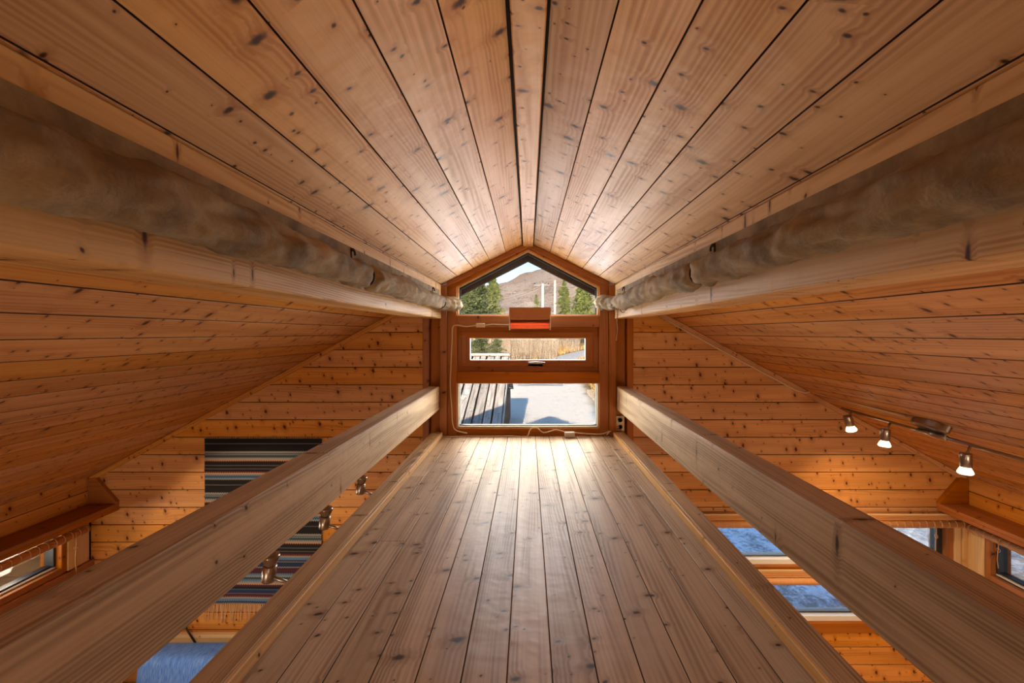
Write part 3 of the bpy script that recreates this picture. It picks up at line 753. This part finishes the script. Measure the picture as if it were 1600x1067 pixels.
so = empty('wall_socket', (gx(969), D + 0.03, gz(662))); tag(so, 'double cream wall socket beside the right window post', 'socket')
fp_o = gable_prism('face_plate', G(*R4(962.5, 976.5, 650, 674)), D + 0.03, 0.018, 'socket', so, 0.004)
for py in (656.5, 667.5):
    lathe('socket_well', [(0.021, 0.0), (0.022, 0.004), (0.018, 0.004), (0.016, 0.001)], (gx(969.5), D + 0.013, gz(py)), (0, -1, 0), 'socket', fp_o, 16)

# ------------------------------------------------------------------ spot tracks
def spot_head(root, base, stem_to, head_dir, lit, energy=0.0, r=0.026, L=0.070):
    base, stem_to, hd_ = Vector(base), Vector(stem_to), Vector(head_dir).normalized()
    tube('stem', [base, (base + stem_to) / 2, stem_to], 0.006, 'steel', root, 10)
    top = stem_to - hd_ * 0.018
    hd_o = lathe('lamp_head', [(0.006, 0.0), (r * 0.92, 0.001), (r, 0.006), (r, L - 0.002), (r * 0.86, L)], top, hd_, 'steel', root, 20, top)
    bt = top + hd_ * (L - 0.004)
    b = lathe('bulb', [(r * 0.62, 0.0), (r * 0.8, 0.006), (r * 1.05, 0.018), (r * 1.25, 0.030), (r * 1.28, 0.034), (r * 1.1, 0.039), (r * 0.5, 0.041)], bt, hd_, 'bulb' if lit else 'bulb_off', hd_o, 20, bt)
    if lit:
        light('spot_light', 'SPOT', bt + hd_ * 0.06, energy, (1.0, 0.70, 0.40), hd_, spot_size=math.radians(125), spot_blend=0.75, shadow_soft_size=0.035)
def ceil_pt(x, y, drop): return Vector((x, y, ceil_out(abs(x) * S) - drop))
tr = empty('spot_track', ceil_pt(2.2, 2.48, 0.03)); tag(tr, 'lit nickel spotlight bar on the right sloping ceiling', 'light')
bar = lambda y: ceil_pt(2.13 + (3.09 - y) * 0.115, y, 0.062)
tube('track_bar', [bar(3.09), bar(2.5), bar(1.86)], 0.0085, 'steel', tr, 10)
nrm = Vector((-0.475, 0, -0.88)).normalized()
c0 = ceil_pt(bar(2.48).x, 2.48, 0.0)
# long oval ceiling rose
v, f = [], []
dirv = Vector((0.02, 1, 0)).normalized(); sidev = nrm.cross(dirv).normalized(); Nn = 28
for h in (0.0, 0.032, 0.04):
    for k in range(Nn):
        a = 2 * math.pi * k / Nn; sc_ = 1.0 if h < 0.035 else 0.86
        v.append(c0 + nrm * h + (dirv * 0.115 * math.cos(a) + sidev * 0.05 * math.sin(a)) * sc_)
for i in range(2):
    for k in range(Nn): f.append((i * Nn + k, i * Nn + (k + 1) % Nn, (i + 1) * Nn + (k + 1) % Nn, (i + 1) * Nn + k))
f.append(tuple(range(2 * Nn, 3 * Nn))); mesh_obj('ceiling_rose', v, f, 'steel', tr)
tube('clamp', [bar(2.56), bar(2.40)], 0.014, 'steel', tr, 10)
for y, off, hd_ in ((3.01, (-0.03, -0.01, -0.045), (0.3, 0.0, -1.0)), (2.725, (-0.04, -0.01, -0.055), (-0.06, 0.02, -1)), (2.285, (-0.035, -0.01, -0.055), (-0.0, 0.02, -1)), (1.97, (-0.035, -0.01, -0.055), (0.1, -0.1, -1))):
    spot_head(tr, bar(y), bar(y) + Vector(off), hd_, True, 23)
cw = empty('lamp_cable', (gx(1028), D, gz(491))); tag(cw, 'pale cable following the ceiling moulding to the spotlight bar', 'cable')
pts = [(gx(1030), D - 0.028, gz(495)), (gx(1120), D - 0.028, gz(545)), (gx(1240), D - 0.028, gz(609)), (gx(1254), D - 0.03, gz(613)), (gx(1262), D - 0.04, gz(610))]
pts += [ceil_pt(2.10, 3.2, 0.008), ceil_pt(2.12, 3.0, 0.010), ceil_pt(2.16, 2.6, 0.012)]
tube('flex', pts, 0.005, 'cable', cw, 8)
tl = empty('spot_track', (-0.74, 1.8, ZL)); tag(tl, 'unlit spotlight bar on the outer edge of the loft, heads turned up', 'light')
tube('track_bar', [(-0.735, 2.4, ZL + 0.0), (-0.735, 1.0, ZL + 0.0)], 0.008, 'steel', tl, 10)
for px, py in ((420, 893), (507, 814), (563, 762)):
    y = 0.80 * F / (VX - px); z = ZC - (py - VY) * y / F
    b0 = Vector((-0.735, y, ZL)); st = Vector((-0.80, y, z - 0.012))
    spot_head(tl, b0, st, (0.12, 0.0, 1.0), False, r=0.020, L=0.05)

# ------------------------------------------------------------------ rug on the wall, sofa, ledge
rg = empty('wall_rug', (gx(322), D - 0.005, gz(684))); tag(rg, 'dark striped woven rug with pale fringe hanging on the gable wall', 'rug')
v, f = [], []; Wn, Hn = 30, 40; ww, hh = (504 - 322) / S, (941 - 684) / S
for j in range(Hn + 1):
    for i in range(Wn + 1):
        x = ww * i / Wn; z = -hh * j / Hn
        y = -0.012 - 0.006 * mnoise.noise(Vector((x * 4, z * 2, 3))) ; x2 = x + 0.006 * mnoise.noise(Vector((z * 6, 1.0, x)))
        v.append((x2, y, z + (0.006 * mnoise.noise(Vector((x * 9, 5, 0))) if j == 0 else 0)))
nv = len(v); v += [(a, b + 0.006, c) for a, b, c in v]
def idx(i, j): return j * (Wn + 1) + i
for j in range(Hn):
    for i in range(Wn): f.append((idx(i, j), idx(i, j + 1), idx(i + 1, j + 1), idx(i + 1, j)))
for j in range(Hn): f.append((idx(0, j), nv + idx(0, j), nv + idx(0, j + 1), idx(0, j + 1))); f.append((idx(Wn, j), idx(Wn, j + 1), nv + idx(Wn, j + 1), nv + idx(Wn, j)))
for i in range(Wn): f.append((idx(i, 0), idx(i + 1, 0), nv + idx(i + 1, 0), nv + idx(i, 0))); f.append((idx(i, Hn), nv + idx(i, Hn), nv + idx(i + 1, Hn), idx(i + 1, Hn)))
me = bpy.data.meshes.new('woven_cloth'); me.from_pydata(v, [], f); link('woven_cloth', me, 'rug', rg, Matrix.Translation(rg.location))
v, f = [], []
for i in range(64):
    x = rg.location.x + ww * (i + 0.5) / 64; L = 0.115 + 0.03 * random.random(); sw = random.uniform(-0.02, 0.02)
    tube_data([(x, D - 0.016, gz(941)), (x + sw * 0.4, D - 0.018, gz(941) - L * 0.4), (x + sw, D - 0.016, gz(941) - L * 0.8), (x + sw * 0.8, D - 0.02, gz(941) - L)], [0.0022, 0.002, 0.002, 0.003], 5, v, f)
tag(mesh_obj('fringe', v, f, 'fringe', rg, True, rg.location), kind='stuff')
v, f = [], []
for i in range(60):
    x = rg.location.x + ww * (i + 0.5) / 60
    tube_data([(x, D - 0.014, gz(684.6)), (x + random.uniform(-.006, .006), D - 0.016, gz(684) + 0.012)], 0.002, 4, v, f)
tag(mesh_obj('top_fringe', v, f, 'fringe', rg, True, rg.location), kind='stuff')

def cushion(name, x0, x1, y0, y1, z0, z1, mat, parent, tilt=0.0, e=0.06):
    bm = bmesh.new(); bmesh.ops.create_cube(bm, size=1.0); bmesh.ops.scale(bm, vec=(x1 - x0, y1 - y0, z1 - z0), verts=bm.verts)
    bmesh.ops.bevel(bm, geom=bm.edges[:], offset=e, segments=4, affect='EDGES', profile=0.5)
    for q in bm.verts: q.co += Vector((0, 0.010 * mnoise.noise(q.co * 6), 0.012 * mnoise.noise(q.co * 5)))
    me = bpy.data.meshes.new(name); bm.to_mesh(me); bm.free(); me.polygons.foreach_set('use_smooth', [True] * len(me.polygons))
    return link(name, me, mat, parent, Matrix.Translation(((x0 + x1) / 2, (y0 + y1) / 2, (z0 + z1) / 2)) @ Matrix.Rotation(tilt, 4, 'X'))
sf = empty('sofa', (-1.75, 2.8, 0)); tag(sf, 'blue covered sofa with dark armrests under the striped rug', 'sofa')
cushion('seat', -2.62, -0.85, 2.28, 3.05, 0.18, 0.44, 'denim', sf)
cushion('backrest', -2.62, -0.85, 2.98, 3.24, 0.30, 0.86, 'denim', sf, -0.18)
for x in (-2.70, -0.77):
    cushion('armrest', x - 0.07, x + 0.07, 2.28, 3.22, 0.10, 0.60, 'dark', sf, 0, 0.03)
for x in (-2.7, -0.78):
    for y in (2.33, 3.12): box('leg', x - 0.03, x + 0.03, y - 0.03, y + 0.03, 0.0, 0.12, 'dark', sf, 0.003, 'z')
lg = box('trim_1', gx(170), gx(640), D - 0.06, D - 0.002, gz(1006), gz(985), 'pale', None, 0.015); tag(lg, 'pale rounded ledge board along the foot of the panelling behind the sofa', kind='structure')
cbk = tube('wall_cable', spline([P3(286, 970, D - 0.012), P3(293, 985, D - 0.066), P3(302, 999, D - 0.068), P3(306, 1006, D - 0.068)], 4), 0.007, 'dark', None, 8); tag(cbk, 'thin black cable running over the pale ledge below the rug', 'cable')

# ------------------------------------------------------------------ outdoors
ZG = -0.5
def terrain_z(x, y):
    h = ZG
    t = max(0.0, min(1.0, (y - 26) / 40.0)); t = t * t * (3 - 2 * t)
    h += t * (1.6 + 0.03 * max(0, x))
    if y > 70: h += (y - 70) * 0.02
    bank = max(0.0, min(1.0, (x - 3.2 - 0.03 * (y - 20)) / 3.0)) * max(0.0, min(1.0, (y - 18) / 8.0)) * max(0.0, 1 - max(0, y - 34) / 12.0)
    h += 0.7 * bank
    return h + 0.03 * mnoise.noise(Vector((x * 0.4, y * 0.4, 0)))
def ground_mat():
    t = NT('frosted_gravel_and_grass'); tc = t.n('TexCoord'); P = tc.outputs['Object']
    sx = t.n('SeparateXYZ', {0: P})
    a = t.noise(P, 0.5, 4); b = t.noise(P, 14.0, 4, 0.7); c_ = t.noise(P, 3.0, 3)
    gravel = t.mix(b, srgb(238, 226, 208), srgb(200, 186, 168))
    gravel = t.mix(t.smooth(c_, 0.55, 0.75, 0, 0.35), gravel, srgb(150, 148, 136))
    fro = t.math('MULTIPLY', t.smooth(sx.outputs[0], 2.6, 3.4), t.smooth(sx.outputs[1], 17.0, 14.0))
    frost = t.mix(t.smooth(t.math('ADD', t.math('MULTIPLY', c_, 0.5), t.math('MULTIPLY', b, 0.5)), 0.42, 0.62), srgb(250, 251, 253), srgb(150, 152, 150))
    gravel = t.mix(fro, gravel, frost)
    grass = t.mix(b, srgb(160, 128, 72), srgb(100, 76, 40))
    far = t.math('ADD', sx.outputs[1], t.math('MULTIPLY', a, 6.0))
    m1 = t.smooth(far, 33.0, 37.0)
    rightb = t.math('SUBTRACT', t.math('ADD', sx.outputs[0], t.math('MULTIPLY', a, 1.2)), t.math('MULTIPLY', t.math('SUBTRACT', sx.outputs[1], 20.0), 0.03))
    m2 = t.math('MULTIPLY', t.smooth(rightb, 3.4, 4.1), t.smooth(sx.outputs[1], 18.0, 21.0))
    t.bsdf(Base_Color=t.mix(t.math('MAXIMUM', m1, m2), gravel, grass), Roughness=0.95, Normal=t.bump(t.math('ADD', b, c_), 0.6, 0.05)); return t.m
v, f = [], []
xs = [-60 + 1.0 * i for i in range(121)]; ys = [-14 + 1.0 * i for i in range(20)] + [6 + 1.2 * i for i in range(60)] + [80 + 8 * i for i in range(20)]
for y in ys:
    for x in xs: v.append((x * (1 if y < 60 else 1 + (y - 60) / 60), y, terrain_z(x, y)))
nx = len(xs)
for j in range(len(ys) - 1):
    for i in range(nx - 1): f.append((j * nx + i, j * nx + i + 1, (j + 1) * nx + i + 1, (j + 1) * nx + i))
gr = mesh_obj('ground', v, f, ground_mat(), None, True); tag(gr, 'frosted gravel yard with dry grass verge outside', 'ground', kind='structure')
# road climbing to the right
rp = [(0.8, 30), (1.6, 38), (3.0, 44), (5.6, 50), (9.5, 56), (15, 62)]
rc = spline([(x, y, 0) for x, y in rp], 6); v, f = [], []
for i, p in enumerate(rc):
    t = (rc[min(i + 1, len(rc) - 1)] - rc[max(i - 1, 0)]).normalized(); s = Vector((t.y, -t.x, 0))
    for k in (-1, -0.33, 0.33, 1):
        q = p + s * 1.5 * k; v.append((q.x, q.y, terrain_z(q.x, q.y) + 0.06 - 0.04 * (abs(k) == 1)))
for i in range(len(rc) - 1):
    for k in range(3): a = i * 4 + k; f.append((a, a + 1, a + 5, a + 4))
rd = mesh_obj('gravel_road', v, f, 'asphalt', None, True); tag(rd, 'grey gravel road climbing to the right outside', 'road', kind='structure')
# mountain
def hill_mat():
    t = NT('autumn_mountainside'); tc = t.n('TexCoord'); P = tc.outputs['Object']
    a = t.noise(P, 0.012, 5, 0.6); b = t.noise(P, 0.09, 4, 0.7); c_ = t.noise(P, 0.35, 3, 0.7)
    c = t.mix(t.smooth(a, 0.35, 0.65), srgb(132, 108, 90), srgb(150, 132, 118))
    c = t.mix(t.smooth(b, 0.50, 0.68), c, srgb(98, 78, 60))
    c = t.mix(t.smooth(t.math('ADD', t.math('MULTIPLY', c_, 0.6), t.math('MULTIPLY', b, 0.4)), 0.57, 0.66), c, srgb(190, 182, 176))
    t.bsdf(Base_Color=c, Roughness=0.95, Normal=t.bump(t.math('ADD', b, c_), 1.0, 4.0)); return t.m
v, f = [], []
Nx, Ny = 110, 50
for j in range(Ny + 1):
    for i in range(Nx + 1):
        x = -420 + 900 * i / Nx; y = 260 + 520 * j / Ny
        rise = min(1.0, max(0.0, (y - 260) / 360.0)); rise = rise ** 1.15
        top = 66 * math.exp(-((x - 110) / 150.0) ** 2) + 44
        n_h = mnoise.fractal(Vector((x * 0.012, y * 0.012, 1.7)), 0.9, 2.0, 6)
        v.append((x, y, 3 + rise * top * (1 + 0.08 * n_h) + 7 * n_h * min(1, rise * 3)))
for j in range(Ny):
    for i in range(Nx): a = j * (Nx + 1) + i; f.append((a, a + 1, a + Nx + 2, a + Nx + 1))
mt = mesh_obj('mountain', v, f, hill_mat(), None, True); tag(mt, 'bare brown mountainside filling the upper pane', 'mountain', kind='structure')

# trees
def leaf_mat(name, c1, c2):
    t = NT(name); tc = t.n('TexCoord'); nz = t.noise(tc.outputs['Object'], 1.2, 3); n2 = t.noise(tc.outputs['Object'], 9.0, 2)
    c = t.mix(t.smooth(t.math('ADD', t.math('MULTIPLY', nz, 0.5), t.math('MULTIPLY', n2, 0.5)), 0.4, 0.6), c1, c2); t.bsdf(Base_Color=c, Roughness=0.8); return t.m
M['spruce'] = leaf_mat('spruce_needles', srgb(46, 60, 34), srgb(86, 92, 46)); M['pine_n'] = leaf_mat('pine_needles', srgb(76, 92, 40), srgb(124, 124, 62))
M['twig'] = leaf_mat('autumn_twigs', srgb(176, 142, 96), srgb(132, 104, 72)); M['straw'] = leaf_mat('dry_straw', srgb(178, 146, 88), srgb(120, 88, 44))
M['brush'] = leaf_mat('bare_brush', srgb(176, 154, 128), srgb(92, 74, 60))
def conifer(px, pytop, y, width, mat, label, dens=900, group='trees outside the loft window', name='conifer', power=0.8, seed=0):
    rnd = random.Random(seed * 13 + int(px))
    x = (px - VX) * y / F; zt = ZC - (pytop - VY) * y / F; zb0 = terrain_z(x, y) - 0.1; H = zt - zb0
    root = empty(name, (x, y, zb0)); tag(root, label, 'tree', group)
    tube('trunk', [(x, y, zb0), (x + 0.05, y, zb0 + H * 0.5), (x, y, zt - 0.1)], [0.16 * H / 9, 0.10 * H / 9, 0.02], 'hill_tree_trunk', root, 8, root.location)
    v, f = [], []
    nb = int(dens / 9)
    for b in range(nb):
        t = rnd.random() ** 0.85; z = zb0 + H * (0.10 + 0.90 * t)
        a = rnd.random() * 2 * math.pi
        R_ = width / 2 * (max(0.02, 1 - t)) ** power * (0.55 + 0.5 * rnd.random() + 0.55 * mnoise.noise(Vector((math.cos(a) * 1.3 + seed, math.sin(a) * 1.3, t * 7)))) * (1.0 if t > 0.08 else 0.6)
        for k in range(9):
            q = (k + rnd.random()) / 9; rr = R_ * (0.25 + 0.75 * q); aa = a + rnd.gauss(0, 0.16)
            c = Vector((x + rr * math.cos(aa), y + rr * math.sin(aa), z + 0.10 * R_ * math.sin(q * 3) - 0.16 * rr + rnd.gauss(0, 0.05) * width * 0.3))
            sz = width * (0.016 + 0.022 * rnd.random())
            for w_ in range(3):
                d1 = Vector((rnd.gauss(0, 1), rnd.gauss(0, 1), rnd.gauss(0, 0.6))).normalized() * sz * 1.5; d2 = Vector((rnd.gauss(0, 1), rnd.gauss(0, 1), rnd.gauss(0, 0.6))).normalized() * sz * 0.8
                i0 = len(v); v += [c - d2 * 0.5, c + d1, c + d2]; f.append((i0, i0 + 1, i0 + 2))
    tag(mesh_obj('foliage', v, f, mat, root, False, root.location), kind='stuff')
conifer(744, 438, 64, 7.6, 'spruce', 'dark dense conifer at the left of the upper pane', 6500, seed=1, power=0.5)
conifer(770, 428, 82, 6.4, 'pine_n', 'tall lighter conifer behind the dark one on the left', 5000, seed=2, power=0.55)
conifer(712, 425, 70, 8.0, 'spruce', 'dark conifer cut off by the left frame of the upper pane', 5000, seed=3, power=0.55)
conifer(882, 440, 72, 4.6, 'pine_n', 'bright green pointed pine right of the utility poles', 5000, seed=4, power=0.55)
conifer(910, 446, 74, 6.4, 'pine_n', 'broad bright green pine at the right of the upper pane', 6000, seed=5, power=0.45)
conifer(838, 461, 96, 4.6, 'pine_n', 'small distant pine left of the utility pole', 2000, seed=6, power=0.7)
conifer(952, 436, 80, 8.0, 'spruce', 'conifer beyond the right frame of the window', 3000, seed=8, power=0.6)
conifer(750, 522, 39, 2.6, 'spruce', 'low dark bushy spruce behind the shed ridge', 3000, seed=9, power=0.3)
conifer(VX + 1.4 * F / -10.0, VY + 5.6 * F / 10.0, -10.0, 3.6, 'spruce', 'tall spruce standing in the yard behind the cabin', 2500, seed=11, power=0.6)
conifer(776, 530, 38, 2.0, 'spruce', 'low dark shrub beside the dry reeds', 2000, seed=10, power=0.3)
# dry brush and grass
def blades(name, n, region, hmin, hmax, wd, mat, label, seed, spread=0.15):
    rnd = random.Random(seed); v, f = [], []
    for i in range(n):
        x, y = region(rnd); z = terrain_z(x, y) - 0.03; h = rnd.uniform(hmin, hmax) * (0.75 + 0.9 * abs(mnoise.noise(Vector((x * 0.5, y * 0.1, seed))))); a = rnd.random() * math.pi
        dx, dy = math.cos(a) * wd, math.sin(a) * wd; lx, ly = rnd.gauss(0, spread) * h, rnd.gauss(0, spread) * h
        i0 = len(v); v += [(x - dx, y - dy, z), (x + dx, y + dy, z), (x + dx * 0.7 + lx * 0.5, y + dy * 0.7 + ly * 0.5, z + h * 0.6), (x - dx * 0.7 + lx * 0.5, y - dy * 0.7 + ly * 0.5, z + h * 0.6), (x + lx, y + ly, z + h)]
        f += [(i0, i0 + 1, i0 + 2, i0 + 3), (i0 + 3, i0 + 2, i0 + 4)]
    o = mesh_obj(name, v, f, mat); tag(o, label, 'plants', kind='stuff')
def reg_brush(r):
    y = r.uniform(42, 60); px = r.uniform(700, 905) if y > 52 else r.uniform(700, 870); return ((px - VX) * y / F, y)
blades('bare_brush', 6500, reg_brush, 0.8, 3.2, 0.016, 'brush', 'pale bare brush standing behind the yard', 3, 0.10)
def reg_grass(r):
    y = r.uniform(37, 58); px = r.uniform(790, 930); x = (px - VX) * y / F
    for i in range(len(rc)):
        if (Vector((x, y, 0)) - rc[i]).length < 1.8: return (x - 3.6, y)
    return (x, y)
blades('dry_grass', 6000, reg_grass, 0.3, 0.8, 0.03, 'straw', 'yellow dry grass on the verge beside the road', 4, 0.25)
def reg_bank(r):
    y = r.uniform(20, 32); x = 3.6 + 0.03 * (y - 20) + abs(r.gauss(0, 1.2)); return (x, y)
blades('verge_grass', 3000, reg_bank, 0.2, 0.7, 0.02, 'straw', 'tufts of straw-coloured grass on the bank right of the yard', 5, 0.3)
# utility poles and wires
def pole(px, pytop, y, arm, label):
    x = (px - VX) * y / F; z = ZC - (pytop - VY) * y / F; zb0 = terrain_z(x, y) - 0.2
    root = empty('utility_pole', (x, y, zb0)); tag(root, label, 'pole', 'utility poles')
    tube('mast', [(x, y, zb0), (x, y, z)], [0.20, 0.16], 'pole', root, 10, root.location)
    if arm:
        ca_o = box('crossarm', x - 1.3, x + 0.9, y - 0.08, y + 0.08, z - 0.35, z - 0.15, 'dark', root, 0.01)
        for dx in (-1.1, 0.0, 0.75): lathe('insulator', [(0.06, 0), (0.08, 0.1), (0.05, 0.25)], (x + dx, y, z - 0.15), (0, 0, 1), 'dark', ca_o, 8)
    return Vector((x, y, z))
p1 = pole(848, 443, 62, True, 'pale utility pole with dark crossarm in the upper pane')
p2 = pole(867, 438, 78, False, 'thinner utility pole without crossarm, right of the other')
wr = empty('power_line', p1); tag(wr, 'thin wires sagging across the mountainside between the poles', 'wires')
for dz, q in ((0.0, P3(700, 470, 90)), (-0.3, P3(700, 478, 90)), (0.0, P3(960, 425, 90)), (-0.4, p2)):
    a, b = p1 + Vector((0.3, 0, dz - 0.1)), q
    tube('wire', [a.lerp(b, t / 10) - Vector((0, 0, 1.2 * 4 * (t / 10) * (1 - t / 10))) for t in range(11)], 0.02, 'asphalt', wr, 5)
# the neighbouring shed: roof facing the window
sd = empty('shed', (-3.5, 10, ZG)); tag(sd, 'low shed with a grey weathered board roof below the window', 'shed')
RX, RY0, RY1 = -0.617, 8.3, 14.52
zr = lambda y: 2.30 - (14.52 - y) * 0.333
nbd = 26; bw = 0.225
for i in range(nbd):
    x1 = RX - i * bw; lift = 0.035 * (i % 2) + random.uniform(0, 0.006)
    a = Vector((x1 - bw / 2, RY0 + random.uniform(-0.03, 0.03), zr(RY0) + lift)); b = Vector((x1 - bw / 2, RY1, zr(RY1) + lift))
    obox('roof_board', a, b, bw - (0.06 if i % 2 else 0.02), 0.03, (0, -0.316, 0.95), 'roofboard', sd, 0.003)
xl = RX - nbd * bw
box('ridge_cap', xl, RX + 0.05, RY1 - 0.16, RY1 + 0.16, zr(RY1) + 0.02, zr(RY1) + 0.10, 'roofboard', sd, 0.02)
a = Vector((RX + 0.03, RY0, zr(RY0) - 0.07)); b = Vector((RX + 0.03, RY1, zr(RY1) - 0.07)); obox('verge_board', a, b, 0.03, 0.18, (0, -0.316, 0.95), 'roofboard', sd, 0.004)
vv_ = [(RY0 + 0.35, ZG - 0.1), (19.2, ZG - 0.1), (19.2, zr(RY1) - 1.6), (RY1, zr(RY1) - 0.06), (RY0 + 0.35, zr(RY0 + 0.35) - 0.06)]
xa, xb = xl + 0.2, RX - 0.12
pts = [(xa, y, z) for y, z in vv_] + [(xb, y, z) for y, z in vv_]
o = mesh_obj('shed_wall', pts, [(0, 1, 2, 3, 4), (9, 8, 7, 6, 5)] + [(i, 5 + i, 5 + (i + 1) % 5, (i + 1) % 5) for i in range(5)], 'ext', sd)
obox('rear_roof', ((xl + RX) / 2, RY1, zr(RY1) + 0.0), ((xl + RX) / 2, RY1 + 4.9, zr(RY1) - 1.63), RX - xl, 0.03, (0, 0.316, 0.95), 'roofboard', sd, 0.003)
q = P3(790, 606, 12.9)
lp = empty('shed_lamp', q); tag(lp, 'black lamp arm sticking out from the shed edge', 'lamp')
tube('arm', [q + Vector((-0.15, 0, 0)), q + Vector((0.12, 0, 0)), q + Vector((0.22, 0, 0.01))], 0.035, 'dark', lp, 8); tube('bracket', [q + Vector((0.03, 0, 0.12)), q + Vector((0.05, 0, -0.16))], 0.03, 'dark', lp, 8)
# terrace outside the left eave window
for i, (x, z0, z1, lab) in enumerate(((-5.2, 0.2, 0.75, 'lower'), (-5.6, 0.95, 1.35, 'middle'), (-6.2, 1.55, 2.0, 'upper'))):
    o = box('terrace_beam', x - 0.12, x + 0.12, 0.5, 7.4, z0, z1, 'log', None, 0.02, 'y'); tag(o, lab + ' larch beam of the terrace outside the left eave window', 'beam', 'terrace beams')
for y, wh in ((1.5, 'near'), (3.2, 'middle'), (5.4, 'far')):
    o = box('terrace_post', -5.9, -5.72, y - 0.09, y + 0.09, ZG - 0.05, 2.3, 'log', None, 0.01, 'z'); tag(o, wh + ' upright larch post of the terrace outside the left eave window', 'post', 'terrace posts')
